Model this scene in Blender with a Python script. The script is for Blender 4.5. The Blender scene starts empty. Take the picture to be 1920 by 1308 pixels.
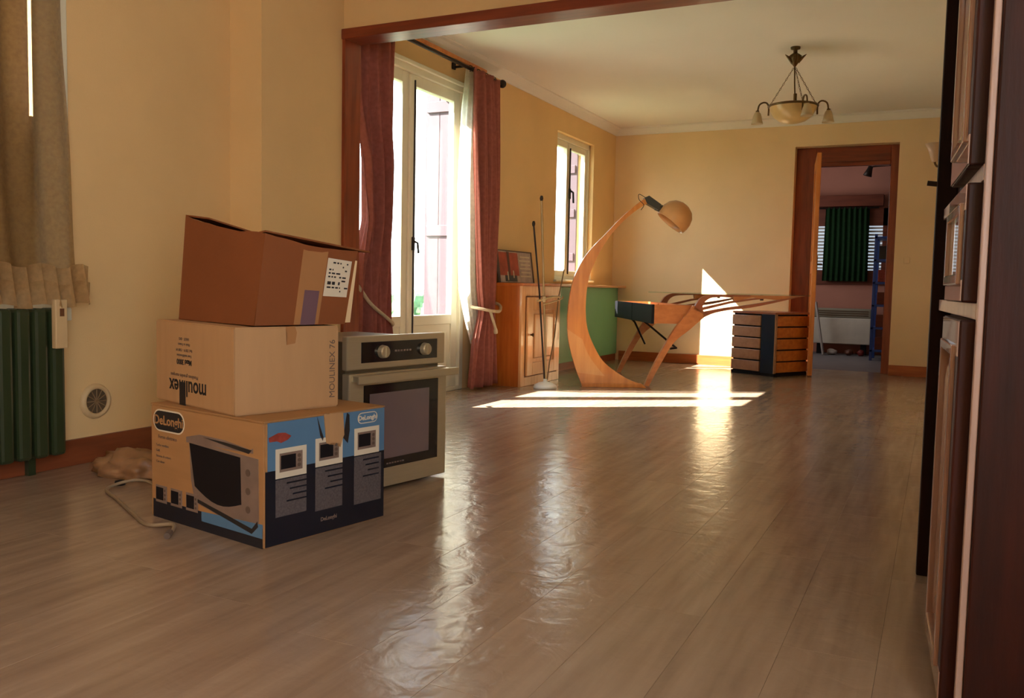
import bpy, bmesh, math, random
import numpy as np
from mathutils import Vector, Matrix
random.seed(7)
S = bpy.context.scene
COL = S.collection
# ---------------------------------------------------------------- camera
yaw, pitch, roll, fpx = 0.451491, 0.0723338, -0.0205455, 1645.03
fv = Vector((-math.sin(yaw)*math.cos(pitch), math.cos(yaw)*math.cos(pitch), -math.sin(pitch)))
rv = Vector((math.cos(yaw), math.sin(yaw), 0)); dv = fv.cross(rv)
cr, sr = math.cos(roll), math.sin(roll)
rx = cr*rv + sr*dv; dn = -sr*rv + cr*dv
cam = bpy.data.cameras.new('camera'); camo = bpy.data.objects.new('camera', cam); COL.objects.link(camo)
cam.lens = 36*fpx/1920; cam.sensor_width = 36; cam.clip_start = .05; cam.clip_end = 300
m = Matrix((rx, -dn, -fv)).transposed().to_4x4(); m.translation = Vector((0, 0, .78)); camo.matrix_world = m
S.camera = camo
# ---------------------------------------------------------------- world, sun, exposure
S.view_settings.view_transform = 'Standard'; S.view_settings.look = 'None'
S.view_settings.gamma = 1; S.view_settings.use_curve_mapping = False
S.view_settings.exposure = -0.2
SKY = 10.0
W = bpy.data.worlds.new('sky'); S.world = W; W.use_nodes = True
nt = W.node_tree; nt.nodes.clear()
wo = nt.nodes.new('ShaderNodeOutputWorld'); bg = nt.nodes.new('ShaderNodeBackground')
tc = nt.nodes.new('ShaderNodeTexCoord'); sp = nt.nodes.new('ShaderNodeSeparateXYZ'); rp = nt.nodes.new('ShaderNodeValToRGB')
nt.links.new(tc.outputs['Generated'], sp.inputs[0]); nt.links.new(sp.outputs['Z'], rp.inputs[0])
rp.color_ramp.elements[0].position = 0.0; rp.color_ramp.elements[0].color = (.93, .97, 1, 1)
rp.color_ramp.elements[1].position = .7; rp.color_ramp.elements[1].color = (.50, .72, 1, 1)
nt.links.new(rp.outputs[0], bg.inputs[0]); bg.inputs[1].default_value = SKY; nt.links.new(bg.outputs[0], wo.inputs[0])
sun = bpy.data.lights.new('sun', 'SUN'); sun.energy = 62; sun.angle = .006; sun.color = (1, .97, .92)
suno = bpy.data.objects.new('sun', sun); COL.objects.link(suno)
suno.rotation_euler = Vector((.8193, .5735, -.805)).to_track_quat('-Z', 'Y').to_euler()
def area(name, loc, dirv, sx, sy, e, col):
    l = bpy.data.lights.new(name, 'AREA'); l.shape = 'RECTANGLE'; l.size = sx; l.size_y = sy; l.energy = e; l.color = col
    o = bpy.data.objects.new(name, l); COL.objects.link(o); o.location = loc
    o.rotation_euler = Vector(dirv).to_track_quat('-Z', 'Z').to_euler(); return o
# added warm fill light at the unseen opening in the right-hand wall
area('warm_side_fill', (.76, -.75, 1.35), (-1, .12, -.05), 1.9, 1.7, 7, (1, .62, .30))
# added unseen fill light that brightens the back room
area('back_room_fill', (-2.15, 10.7, 1.5), (1, 0, -.1), 1.2, 1.2, 14, (1, .95, .9))

# ---------------------------------------------------------------- materials
def srgb(r, g, b):
    f = lambda c: (c/255/12.92) if c/255 <= .04045 else ((c/255+.055)/1.055)**2.4
    return (f(r), f(g), f(b), 1)
MATS = {}
def mat(name, col, rough=.6, metal=0, var=.08, scale=6, bump=0, bscale=60, stretch=None, trans=0, spec=.5, col2=None, coat=0, detail=4, emit=0):
    if name in MATS: return MATS[name]
    M = bpy.data.materials.new(name); M.use_nodes = True; n = M.node_tree; N = n.nodes; Lk = n.links
    b = N['Principled BSDF']; b.inputs['Roughness'].default_value = rough; b.inputs['Metallic'].default_value = metal
    b.inputs['Specular IOR Level'].default_value = spec; b.inputs['Coat Weight'].default_value = coat
    t = N.new('ShaderNodeTexCoord'); mp = N.new('ShaderNodeMapping'); Lk.new(t.outputs['Object'], mp.inputs[0])
    if stretch: mp.inputs['Scale'].default_value = stretch
    ns = N.new('ShaderNodeTexNoise'); ns.inputs['Scale'].default_value = scale; ns.inputs['Detail'].default_value = detail
    Lk.new(mp.outputs[0], ns.inputs[0])
    r = N.new('ShaderNodeValToRGB'); Lk.new(ns.outputs['Fac'], r.inputs[0])
    c = col if len(col) == 4 else (*col, 1)
    if col2 is None:
        r.color_ramp.elements[0].color = tuple(x*(1-var) for x in c[:3])+(1,)
        r.color_ramp.elements[1].color = tuple(min(1, x*(1+var)) for x in c[:3])+(1,)
    else:
        r.color_ramp.elements[0].color = c; r.color_ramp.elements[1].color = col2
    r.color_ramp.elements[0].position = .3; r.color_ramp.elements[1].position = .7
    Lk.new(r.outputs[0], b.inputs['Base Color'])
    if bump:
        n2 = N.new('ShaderNodeTexNoise'); n2.inputs['Scale'].default_value = bscale; n2.inputs['Detail'].default_value = 3
        Lk.new(mp.outputs[0], n2.inputs[0]); bp = N.new('ShaderNodeBump'); bp.inputs['Strength'].default_value = bump
        bp.inputs['Distance'].default_value = .01
        Lk.new(n2.outputs['Fac'], bp.inputs['Height']); Lk.new(bp.outputs[0], b.inputs['Normal'])
    if trans: b.inputs['Transmission Weight'].default_value = trans
    if emit: b.inputs['Emission Color'].default_value = c; b.inputs['Emission Strength'].default_value = emit
    MATS[name] = M; return M
def cloth_mat(name, col, translucent=.5, alpha=0, col2=None, scale=30):
    M = mat(name, col, .9, var=.12, scale=scale, bump=.15, bscale=300, spec=.1, col2=col2); n = M.node_tree; N = n.nodes; Lk = n.links
    b = N['Principled BSDF']; out = N['Material Output']; tr = N.new('ShaderNodeBsdfTranslucent')
    src = [l.from_socket for l in Lk if l.to_socket == b.inputs['Base Color']][0]; Lk.new(src, tr.inputs[0])
    mx = N.new('ShaderNodeMixShader'); mx.inputs[0].default_value = translucent; Lk.new(b.outputs[0], mx.inputs[1]); Lk.new(tr.outputs[0], mx.inputs[2])
    last = mx
    if alpha:
        tp = N.new('ShaderNodeBsdfTransparent'); m2 = N.new('ShaderNodeMixShader'); m2.inputs[0].default_value = alpha
        Lk.new(mx.outputs[0], m2.inputs[1]); Lk.new(tp.outputs[0], m2.inputs[2]); last = m2
    Lk.new(last.outputs[0], out.inputs[0]); return M
def glass_mat(name, tint=(1, 1, 1, 1), refl=.08, rough=.02):
    M = bpy.data.materials.new(name); M.use_nodes = True; n = M.node_tree; N = n.nodes; N.clear(); Lk = n.links
    o = N.new('ShaderNodeOutputMaterial'); t = N.new('ShaderNodeBsdfTransparent'); t.inputs[0].default_value = tint
    g = N.new('ShaderNodeBsdfGlossy'); g.inputs['Roughness'].default_value = rough
    lw = N.new('ShaderNodeLayerWeight'); lw.inputs[0].default_value = .5
    p5 = N.new('ShaderNodeMath'); p5.operation = 'POWER'; p5.inputs[1].default_value = 5; Lk.new(lw.outputs['Facing'], p5.inputs[0])
    fr = N.new('ShaderNodeMath'); fr.operation = 'MULTIPLY_ADD'; fr.inputs[1].default_value = .8; fr.inputs[2].default_value = .03; Lk.new(p5.outputs[0], fr.inputs[0])
    mx = N.new('ShaderNodeMixShader'); Lk.new(fr.outputs[0], mx.inputs[0]); Lk.new(t.outputs[0], mx.inputs[1]); Lk.new(g.outputs[0], mx.inputs[2])
    Lk.new(mx.outputs[0], o.inputs[0]); return M
def wood(name, c1, c2, rough=.4, axis='Z', spec=.5, coat=0, scale=3, bump=.08):
    st = {'Z': (9, 9, 1), 'Y': (9, 1, 9), 'X': (1, 9, 9)}[axis]
    return mat(name, c1, rough, col2=c2, scale=scale, stretch=st, bump=bump, bscale=14, spec=spec, coat=coat, detail=8)

M_wall = mat('cream_wall_paint', srgb(238, 208, 162), .85, var=.035, scale=2.2, bump=.12, bscale=220, spec=.2)
M_wallw = mat('cream_wall_warm_light', srgb(234, 196, 138), .85, var=.035, scale=2.2, bump=.12, bscale=220, spec=.2)  # yellower copy of the wall paint, warm near-room light put into the colour
M_ceil = mat('ceiling_plaster', srgb(236, 230, 220), .9, var=.02, scale=1.5, bump=.08, bscale=90, spec=.2)
M_rev = mat('grey_white_reveal', srgb(225, 222, 212), .8, var=.03)
M_pink = mat('pink_wall_paint', srgb(196, 140, 124), .9, var=.05, scale=3)
M_base = wood('baseboard_wood', srgb(150, 72, 32), srgb(184, 98, 46), .4, 'X')
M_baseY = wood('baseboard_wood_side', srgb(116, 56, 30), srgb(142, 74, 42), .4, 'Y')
M_lining = wood('red_stained_wood', srgb(120, 48, 24), srgb(160, 74, 38), .35, 'Z')
M_liningX = wood('red_stained_beam', srgb(110, 44, 24), srgb(148, 66, 36), .35, 'X')
M_pine = wood('orange_pine', srgb(196, 112, 48), srgb(226, 146, 74), .35, 'Z')
M_cabside = wood('orange_cabinet_side', srgb(178, 88, 30), srgb(204, 114, 46), .35, 'Z')
M_cab = wood('honey_oak_highlight', srgb(218, 154, 94), srgb(236, 182, 124), .28, 'Z', coat=.4)  # lighter oak: the glossy highlight on the front is in the colour
M_green = mat('green_paint', srgb(112, 172, 126), .35, var=.05, scale=3)
M_worktop = wood('worktop_wood', srgb(190, 130, 76), srgb(214, 156, 98), .3, 'Y', coat=.3)
M_dark = wood('dark_red_varnish', srgb(36, 10, 4), srgb(62, 20, 8), .5, 'Z', spec=.25)
M_front = wood('door_front_glare', srgb(136, 94, 76), srgb(164, 120, 98), .35, 'Z', coat=1, spec=.6, bump=.02)  # dark varnish lifted to a paler colour to carry the glare
M_darkedge = wood('dark_door_edge', srgb(22, 8, 4), srgb(36, 13, 7), .6, 'Z', spec=.15)
M_pale = wood('pale_lit_edge', srgb(172, 142, 132), srgb(196, 166, 150), .35, 'Z')  # pale tone is light on the cabinet edges, put into the colour
M_white = mat('cream_window_paint', srgb(232, 224, 196), .4, var=.03)
M_shut = mat('shutter_paint', srgb(66, 44, 50), .6, var=.08, scale=8, stretch=(6, 6, 1))
M_glass = glass_mat('window_glass', (.97, .99, .98, 1))
M_tglass = glass_mat('desk_glass', (.86, .93, .89, 1))
M_black = mat('black_lacquer', srgb(24, 22, 26), .5, spec=.2)
M_iron = mat('dark_iron', srgb(44, 36, 32), .45, metal=.6)
M_bronze = mat('aged_bronze', srgb(98, 74, 44), .35, metal=.8)
M_brass = mat('pale_brass', srgb(156, 130, 90), .35, metal=.7)
M_rope = cloth_mat('cream_rope', srgb(212, 190, 156), .1)
M_drape = cloth_mat('dusty_rose_velvet', srgb(166, 98, 84), .12, scale=40)
M_sheer = cloth_mat('sheer_white_net', srgb(240, 236, 224), .65, alpha=.25)
M_net = cloth_mat('beige_net', srgb(176, 138, 84), .4, alpha=.34, scale=60)
M_netfrill = cloth_mat('beige_net_frill', srgb(196, 158, 108), .45, alpha=.22, scale=60)
M_gcurt = cloth_mat('dark_green_cotton', srgb(34, 62, 38), .15)
M_rad = mat('green_enamel', srgb(48, 58, 36), .3, var=.05)
M_steel = mat('satin_beige_steel', srgb(196, 180, 146), .33, metal=.55, var=.04, stretch=(1, 1, 30), scale=10)
M_oglass = mat('oven_black_glass', srgb(26, 24, 26), .08, spec=.6)
M_owin = mat('oven_window_tint', srgb(120, 100, 98), .15, spec=.6, var=.1, scale=3)
M_card = mat('cardboard_tan', srgb(176, 130, 84), .85, var=.05, scale=4, stretch=(1, 1, 8), bump=.05, bscale=120, spec=.15)
M_cardB = mat('cardboard_pale', srgb(188, 146, 102), .8, var=.04, scale=4, stretch=(8, 8, 1), bump=.05, bscale=100, spec=.2)
M_cardD = mat('cardboard_brown', srgb(136, 80, 46), .85, var=.05, scale=4, bump=.05, bscale=120, spec=.15)
M_cardgap = mat('cardboard_gap_light', srgb(226, 196, 150), .85, var=.04)
M_tape = mat('brown_tape', srgb(172, 122, 78), .25, var=.04)
M_tapeP = mat('purple_grey_tape', srgb(112, 84, 92), .4, var=.05)
M_paper = mat('white_paper', srgb(222, 208, 182), .7, var=.03)
M_ink = mat('black_ink', srgb(36, 30, 30), .6)
M_inkg = mat('grey_ink', srgb(104, 84, 70), .7)
M_blueP = mat('blue_print', srgb(88, 126, 158), .45, var=.05)
M_navy = mat('navy_print', srgb(20, 24, 36), .4)
M_greyP = mat('grey_print', srgb(92, 84, 84), .5, var=.25, scale=160)
M_red = mat('red_print', srgb(150, 62, 50), .5, var=.3, scale=50)
M_silver = mat('silver_print', srgb(132, 110, 96), .4, var=.15, scale=14)
M_lampw = wood('lamp_laminated_wood', srgb(200, 118, 46), srgb(226, 148, 68), .3, 'Z', coat=.3)
M_lampw2 = wood('lamp_pale_splice', srgb(216, 146, 76), srgb(232, 166, 96), .3, 'Z', coat=.3)
M_joint = mat('grey_metal_joint', srgb(76, 74, 66), .4, metal=.5)
M_shade = mat('amber_shade', srgb(204, 148, 92), .3, var=.14, scale=5, spec=.5)
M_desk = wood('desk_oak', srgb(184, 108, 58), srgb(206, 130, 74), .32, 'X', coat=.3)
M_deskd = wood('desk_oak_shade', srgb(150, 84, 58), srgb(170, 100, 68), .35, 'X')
M_pedL = wood('pinkish_wood', srgb(176, 124, 92), srgb(194, 142, 108), .35, 'Y')
M_pedR = wood('drawer_orange_wood', srgb(186, 96, 34), srgb(212, 124, 52), .35, 'X')
M_pnavy = mat('navy_panel', srgb(22, 36, 60), .35)
M_frost = mat('frosted_glass', srgb(226, 202, 158), .35, trans=.45, var=.05)
M_bowl = mat('amber_glass_bowl', srgb(226, 190, 126), .3, trans=.3, var=.12, scale=12)
M_beige = mat('beige_plastic', srgb(210, 178, 130), .45)
M_grille = mat('vent_grille', srgb(92, 74, 54), .6)
M_hgrey = mat('heater_grille', srgb(150, 146, 130), .5)
M_hwhite = mat('heater_white', srgb(222, 220, 210), .45)
M_blue = mat('blue_paint', srgb(44, 78, 150), .45)
M_carpet = mat('back_room_lino', srgb(120, 118, 122), .5, var=.1)
M_brownr = wood('brown_valance', srgb(96, 42, 26), srgb(120, 58, 36), .5, 'X')
M_slat = mat('blind_slat', srgb(200, 198, 196), .5)
M_cable = mat('grey_cable', srgb(150, 128, 100), .5)
M_film = mat('crumpled_film', srgb(190, 140, 96), .3, var=.25, scale=18, trans=.35)
M_facade = mat('pale_render', srgb(238, 228, 214), .9, var=.03)
M_leaf = mat('foliage', srgb(70, 96, 56), .8, var=.45, scale=3, bump=.6, bscale=6)
M_bark = mat('bark', srgb(70, 56, 44), .9)
M_grass = mat('grass', srgb(64, 88, 48), .9, var=.3, scale=.6)
M_roof = mat('blue_grey_roof', srgb(96, 106, 128), .7)

# floor : per-object tint
def floor_mat():
    M = mat('laminate_planks', srgb(146, 120, 98), .2, col2=srgb(168, 142, 118), scale=2.2, stretch=(11, 1.0, 1), spec=.5, detail=9)
    n = M.node_tree; N = n.nodes; Lk = n.links; b = N['Principled BSDF']
    t = [x for x in N if x.type == 'TEX_COORD'][0]
    geo = N.new('ShaderNodeNewGeometry')
    oi = N.new('ShaderNodeObjectInfo')
    mp = [x for x in N if x.type == 'MAPPING'][0]
    # world-position grain, shifted from plank to plank
    ad = N.new('ShaderNodeVectorMath'); ad.operation = 'MULTIPLY_ADD'
    cmb = N.new('ShaderNodeCombineXYZ'); Lk.new(oi.outputs['Random'], cmb.inputs[2]); Lk.new(oi.outputs['Random'], cmb.inputs[1])
    ad.inputs[1].default_value = (1, 13, 7); Lk.new(cmb.outputs[0], ad.inputs[0]); Lk.new(geo.outputs['Position'], ad.inputs[2])
    Lk.new(ad.outputs[0], mp.inputs[0])
    src = [l.from_socket for l in Lk if l.to_socket == b.inputs['Base Color']][0]
    # tint
    ma = N.new('ShaderNodeMath'); ma.operation = 'MULTIPLY_ADD'; ma.inputs[1].default_value = .06; ma.inputs[2].default_value = .97
    Lk.new(oi.outputs['Random'], ma.inputs[0])
    # worn blotches
    n3 = N.new('ShaderNodeTexNoise'); n3.inputs['Scale'].default_value = 1.3; n3.inputs['Detail'].default_value = 6; Lk.new(geo.outputs['Position'], n3.inputs[0])
    mr = N.new('ShaderNodeMapRange'); mr.inputs[1].default_value = .15; mr.inputs[2].default_value = .85; mr.inputs[3].default_value = .9; mr.inputs[4].default_value = 1.08; Lk.new(n3.outputs['Fac'], mr.inputs[0])
    m2 = N.new('ShaderNodeMath'); m2.operation = 'MULTIPLY'; Lk.new(ma.outputs[0], m2.inputs[0]); Lk.new(mr.outputs[0], m2.inputs[1])
    sc = N.new('ShaderNodeVectorMath'); sc.operation = 'SCALE'; Lk.new(src, sc.inputs[0]); Lk.new(m2.outputs[0], sc.inputs['Scale']); Lk.new(sc.outputs[0], b.inputs['Base Color'])
    # roughness + ripples
    n4 = N.new('ShaderNodeTexNoise'); n4.inputs['Scale'].default_value = 2.5; n4.inputs['Detail'].default_value = 4; Lk.new(geo.outputs['Position'], n4.inputs[0])
    m4 = N.new('ShaderNodeMapRange'); m4.inputs[1].default_value = .1; m4.inputs[2].default_value = .9; m4.inputs[3].default_value = .15; m4.inputs[4].default_value = .25; Lk.new(n4.outputs['Fac'], m4.inputs[0]); Lk.new(m4.outputs[0], b.inputs['Roughness'])
    n5 = N.new('ShaderNodeTexNoise'); n5.inputs['Scale'].default_value = 14; n5.inputs['Detail'].default_value = 4; n5.inputs['Distortion'].default_value = .6; Lk.new(geo.outputs['Position'], n5.inputs[0])
    bp = N.new('ShaderNodeBump'); bp.inputs['Strength'].default_value = .3; bp.inputs['Distance'].default_value = .008; Lk.new(n5.outputs['Fac'], bp.inputs['Height']); Lk.new(bp.outputs[0], b.inputs['Normal'])
    return M
M_floor = floor_mat()

# ---------------------------------------------------------------- helpers
def obj(name, bm, m, parent=None, smooth=False, loc=None):
    me = bpy.data.meshes.new(name)
    bmesh.ops.recalc_face_normals(bm, faces=bm.faces[:])
    bm.to_mesh(me); bm.free()
    if m is not None:
        for k in (m if isinstance(m, list) else [m]): me.materials.append(k)
    if smooth:
        for p in me.polygons: p.use_smooth = True
    o = bpy.data.objects.new(name, me); COL.objects.link(o)
    if loc: o.location = loc
    if parent: o.parent = parent
    return o
def thing(name, label, cat, loc=(0, 0, 0), rz=0, group=None):
    o = bpy.data.objects.new(name, None); COL.objects.link(o); o.empty_display_size = .1
    o.location = loc; o.rotation_euler = (0, 0, rz); o['label'] = label; o['category'] = cat
    if group: o['group'] = group
    return o
def tag(o, label, cat, group=None):
    o['label'] = label; o['category'] = cat
    if group: o['group'] = group
    return o
def struct(name, bm, m, parent=None, label=None):
    o = obj(name, bm, m, parent)
    if parent is None: o['kind'] = 'structure'
    if label: o['label'] = label; 
    return o
def sempty(name):
    o = bpy.data.objects.new(name, None); COL.objects.link(o); o['kind'] = 'structure'; return o
def B(bm, x0, x1, y0, y1, z0, z1, bev=0, M=None, mi=0):
    r = bmesh.ops.create_cube(bm, size=1); vs = r['verts']
    for v in vs:
        v.co = Vector(((x0+x1)/2+v.co.x*(x1-x0), (y0+y1)/2+v.co.y*(y1-y0), (z0+z1)/2+v.co.z*(z1-z0)))
    if bev:
        es = list({e for v in vs for e in v.link_edges})
        rr = bmesh.ops.bevel(bm, geom=es, offset=bev, segments=2, affect='EDGES', profile=.5)
        vs = list({v for f in rr['faces'] for v in f.verts} | {v for v in vs if v.is_valid})
    if M is not None:
        for v in vs: v.co = M @ v.co
    return bm
def box(x0, x1, y0, y1, z0, z1, bev=0, M=None): return B(bmesh.new(), x0, x1, y0, y1, z0, z1, bev, M)
def tube(bm, pts, rad, seg=10, caps=True):
    pts = [Vector(p) for p in pts]; n = len(pts); rs = rad if isinstance(rad, (list, tuple)) else [rad]*n
    rings = []; prev = None
    for i, p in enumerate(pts):
        t = (pts[min(i+1, n-1)]-pts[max(i-1, 0)]).normalized()
        if prev is None:
            a = Vector((0, 0, 1)) if abs(t.z) < .9 else Vector((1, 0, 0)); u = t.cross(a).normalized()
        else:
            u = (prev - t*prev.dot(t)).normalized()
        prev = u; w = t.cross(u)
        rings.append([bm.verts.new(p+rs[i]*(math.cos(2*math.pi*k/seg)*u+math.sin(2*math.pi*k/seg)*w)) for k in range(seg)])
    for a, b in zip(rings, rings[1:]):
        for k in range(seg): bm.faces.new((a[k], a[(k+1) % seg], b[(k+1) % seg], b[k]))
    if caps:
        bm.faces.new(rings[0][::-1]); bm.faces.new(rings[-1])
    return bm
def lathe(bm, prof, seg=24, M=None):
    rings = []
    for r, z in prof:
        if r < 1e-6: rings.append([bm.verts.new((0, 0, z))])
        else: rings.append([bm.verts.new((r*math.cos(2*math.pi*k/seg), r*math.sin(2*math.pi*k/seg), z)) for k in range(seg)])
    for a, b in zip(rings, rings[1:]):
        for k in range(seg):
            k2 = (k+1) % seg
            if len(a) == 1 and len(b) == 1: continue
            if len(a) == 1: bm.faces.new((a[0], b[k], b[k2]))
            elif len(b) == 1: bm.faces.new((a[k], a[k2], b[0]))
            else: bm.faces.new((a[k], a[k2], b[k2], b[k]))
    if M is not None:
        for rg in rings:
            for v in rg: v.co = M @ v.co
    return bm
def prism(bm, poly, d0, d1, M=None, tri=True):
    """poly in local (x,z), extruded along local y from d0 to d1"""
    a = [bm.verts.new((x, d0, z)) for x, z in poly]; b = [bm.verts.new((x, d1, z)) for x, z in poly]
    f1 = bm.faces.new(a); f2 = bm.faces.new(b[::-1]); n = len(poly)
    for i in range(n): bm.faces.new((a[i], b[i], b[(i+1) % n], a[(i+1) % n]))
    if tri: bmesh.ops.triangulate(bm, faces=[f1, f2])
    if M is not None:
        for v in a+b: v.co = M @ v.co
    return bm
def ribbon(bm, outer, inner, d0, d1, M=None):
    """strip between two equally long contours, in local (x,z), with thickness in y"""
    O0 = [bm.verts.new((x, d0, z)) for x, z in outer]; O1 = [bm.verts.new((x, d1, z)) for x, z in outer]
    I0 = [bm.verts.new((x, d0, z)) for x, z in inner]; I1 = [bm.verts.new((x, d1, z)) for x, z in inner]
    for i in range(len(outer)-1):
        bm.faces.new((O0[i], O0[i+1], I0[i+1], I0[i])); bm.faces.new((O1[i], I1[i], I1[i+1], O1[i+1]))
        bm.faces.new((O0[i], O1[i], O1[i+1], O0[i+1])); bm.faces.new((I0[i], I0[i+1], I1[i+1], I1[i]))
    bm.faces.new((O0[0], I0[0], I1[0], O1[0])); bm.faces.new((O0[-1], O1[-1], I1[-1], I0[-1]))
    if M is not None:
        for v in O0+O1+I0+I1: v.co = M @ v.co
    return bm
def resample(pts, n):
    P = np.array(pts, float)
    # Catmull-Rom smoothing then even spacing
    Q = []
    E = np.vstack([2*P[0]-P[1], P, 2*P[-1]-P[-2]])
    for i in range(1, len(E)-2):
        for t in np.linspace(0, 1, 12, endpoint=False):
            a, b, c, d = E[i-1], E[i], E[i+1], E[i+2]
            Q.append(.5*((2*b)+(-a+c)*t+(2*a-5*b+4*c-d)*t*t+(-a+3*b-3*c+d)*t**3))
    Q.append(P[-1]); Q = np.array(Q); s = np.r_[0, np.cumsum(np.linalg.norm(np.diff(Q, axis=0), axis=1))]
    u = np.linspace(0, s[-1], n)
    return [tuple(np.interp(u, s, Q[:, k]) for k in range(Q.shape[1]))] if False else list(zip(*[np.interp(u, s, Q[:, k]) for k in range(Q.shape[1])]))
def frame2d(P, u, vert=Vector((0, 0, 1))):
    """matrix: local x along u (horizontal), local z up, local y = away"""
    u = Vector((u[0], u[1], 0)).normalized(); y = Vector((-u.y, u.x, 0))
    M = Matrix((u, y, vert)).transposed().to_4x4(); M.translation = Vector(P); return M
def text(name, s, size, M, m, parent, ext=.0004, sx=1, align='CENTER', bold=0):
    c = bpy.data.curves.new(name, 'FONT'); c.body = s; c.size = size; c.extrude = ext; c.align_x = align; c.align_y = 'CENTER'; c.offset = bold
    c.resolution_u = 3
    o = bpy.data.objects.new(name, c); COL.objects.link(o)
    dg = bpy.context.evaluated_depsgraph_get(); me = bpy.data.meshes.new_from_object(o.evaluated_get(dg))
    bpy.data.objects.remove(o); me.materials.clear(); me.materials.append(m)
    # text lies in local xy -> local xz plane facing -y
    T = Matrix(((sx, 0, 0, 0), (0, 0, -1, 0), (0, 1, 0, 0), (0, 0, 0, 1)))
    me.transform(M @ T); o = bpy.data.objects.new(name, me); COL.objects.link(o); o.parent = parent; return o

# ================================================================ SETTING
XL, YB, ZC = -3.2, 9.05, 2.47
FD0, FD1 = 4.16, 5.73          # french door opening
W20, W21 = 7.46, 8.40          # small window opening (wall face)
WN0, WN1 = 1.15, 2.44          # near left window
# floor with single planks
fl = sempty('floor')
sub = struct('subfloor', box(-3.45, 1.2, -2.1, 9.4, -.12, -.012), M_grille, fl)
pl = 1.30; pw = .195
bmp = bmesh.new(); B(bmp, -pw/2+.0002, pw/2-.0002, 0, pl-.0008, -.012, 0)
topE = [e for e in bmp.edges if all(v.co.z > -.001 for v in e.verts)]
bmesh.ops.bevel(bmp, geom=topE, offset=.0004, segments=1, affect='EDGES')
pm = None; count = 0
row = 0; x = XL+pw/2
while x < .62:
    y = -2.0+((row*0.47) % 1.0)*pl - pl
    while y < 9.3:
        y0 = max(y, -2.05); y1 = min(y+pl, 9.3)
        if y1 > y0+.05:
            if pm is None:
                o = obj('floor_plank', bmp, M_floor, fl); pm = o.data
            else:
                o = bpy.data.objects.new('floor_plank', pm); COL.objects.link(o); o.parent = fl
            o.location = (x, y0, 0); o.scale = (1, (y1-y0)/pl, 1); count += 1
        y += pl
    x += pw; row += 1
fo = struct('floor_edge_strip', box(x-pw/2, 1.2, -2.05, 9.3, -.012, 0), M_floor, fl)

# left wall
bm = bmesh.new(); XO = XL-.25
def wseg(y0, y1, z0, z1): B(bm, XO, XL, y0, y1, z0, z1)
wseg(-2.2, WN0, 0, ZC); wseg(WN0, WN1, 0, .60); wseg(WN0, WN1, 2.25, ZC)
wseg(WN1, FD0, 0, ZC); wseg(FD0, FD1, 2.24, ZC)
wseg(FD1, W20, 0, ZC); wseg(W20, W21, 0, .84); wseg(W20, W21, 2.2, ZC); wseg(W21, YB+.3, 0, ZC)
struct('wall_left', bm, M_wallw)
# outer skin of the house : pale render around the openings
bm = bmesh.new()
def oseg(y0, y1, z0, z1): B(bm, XO-.03, XO-.001, y0, y1, z0, z1)
oseg(-2.2, WN0, -.3, 3); oseg(WN0, WN1, -.3, .6); oseg(WN0, WN1, 2.3, 3); oseg(WN1, FD0, -.3, 3); oseg(FD0, FD1, 2.36, 3)
oseg(FD1, W20, -.3, 3); oseg(W20, W21, -.3, .8); oseg(W20, W21, 2.36, 3); oseg(W21, YB+.5, -.3, 3)
struct('trim_1', bm, M_facade)
# back wall with door opening (reaches the back room)
bm = bmesh.new(); DX0, DX1, DZ = -1.344, -.405, 2.19
B(bm, XL-.25, DX0, YB, YB+.3, 0, ZC); B(bm, DX1, .6, YB, YB+.3, 0, ZC); B(bm, DX0, DX1, YB, YB+.3, DZ, ZC)
struct('wall_back', bm, M_wall)
# right wall of the far room, opening stub, near room walls
struct('wall_right', box(.13, .4, 4.12, YB, 0, ZC), M_wall)
bm = bmesh.new(); B(bm, -3.2, -3.0, 3.35, 4.12, 0, ZC); B(bm, -3.0, .13, 4.0, 4.12, 2.15, ZC); B(bm, .13, 1.0, 4.0, 4.12, 0, ZC)
struct('wall_pier', bm, M_wallw)
bm = bmesh.new(); B(bm, .78, 1.0, .25, 4.0, 0, ZC); B(bm, .78, 1.0, -2.2, -1.75, 0, ZC); B(bm, .78, 1.0, -1.75, .25, 0, .45); B(bm, .78, 1.0, -1.75, .25, 2.3, ZC)
struct('wall_right_near', bm, M_wallw)
bm = bmesh.new(); B(bm, XL-.25, -2.2, -2.2, -2.0, 0, ZC); B(bm, -2.2, 1.0, -2.2, -2.0, 0, ZC)
struct('wall_rear', bm, M_wallw)
struct('ceiling', box(XL-.28, 1.2, -2.2, YB+.3, ZC, ZC+.15), M_ceil)
# cornice of the far room
bm = bmesh.new()
prof = [(0, 0), (.075, 0), (.075, -.012), (.055, -.02), (.035, -.04), (.018, -.06), (.012, -.075), (0, -.075)]
prism(bm, [(px, pz) for px, pz in prof], 4.12, YB, Matrix.Translation((XL, 0, ZC)))
Mx = Matrix(((0, 1, 0, 0), (-1, 0, 0, YB), (0, 0, 1, ZC), (0, 0, 0, 1)))
prism(bm, [(px, pz) for px, pz in prof], XL, .13, Mx)
struct('trim_2', bm, M_ceil)
# baseboards
bm = box(XL, XL+.016, -2.0, 3.35, 0, .108, .003); struct('baseboard_left', bm, M_baseY)
bm = bmesh.new(); B(bm, -3.1, DX0, YB-.016, YB, 0, .10, .003); B(bm, DX1, .13, YB-.016, YB, 0, .10, .003); struct('baseboard_back', bm, M_base)
# lining of the opening between the rooms
t = sempty('trim_3')
obj('jamb', box(-3.0, -2.98, 3.985, 4.13, 0, 2.10, .002), M_lining, t)
obj('header_beam', box(-3.0, .13, 3.975, 4.13, 2.098, 2.152, .004), M_liningX, t)
obj('jamb', box(.11, .13, 3.985, 4.13, 0, 2.098, .002), M_lining, t)

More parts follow.
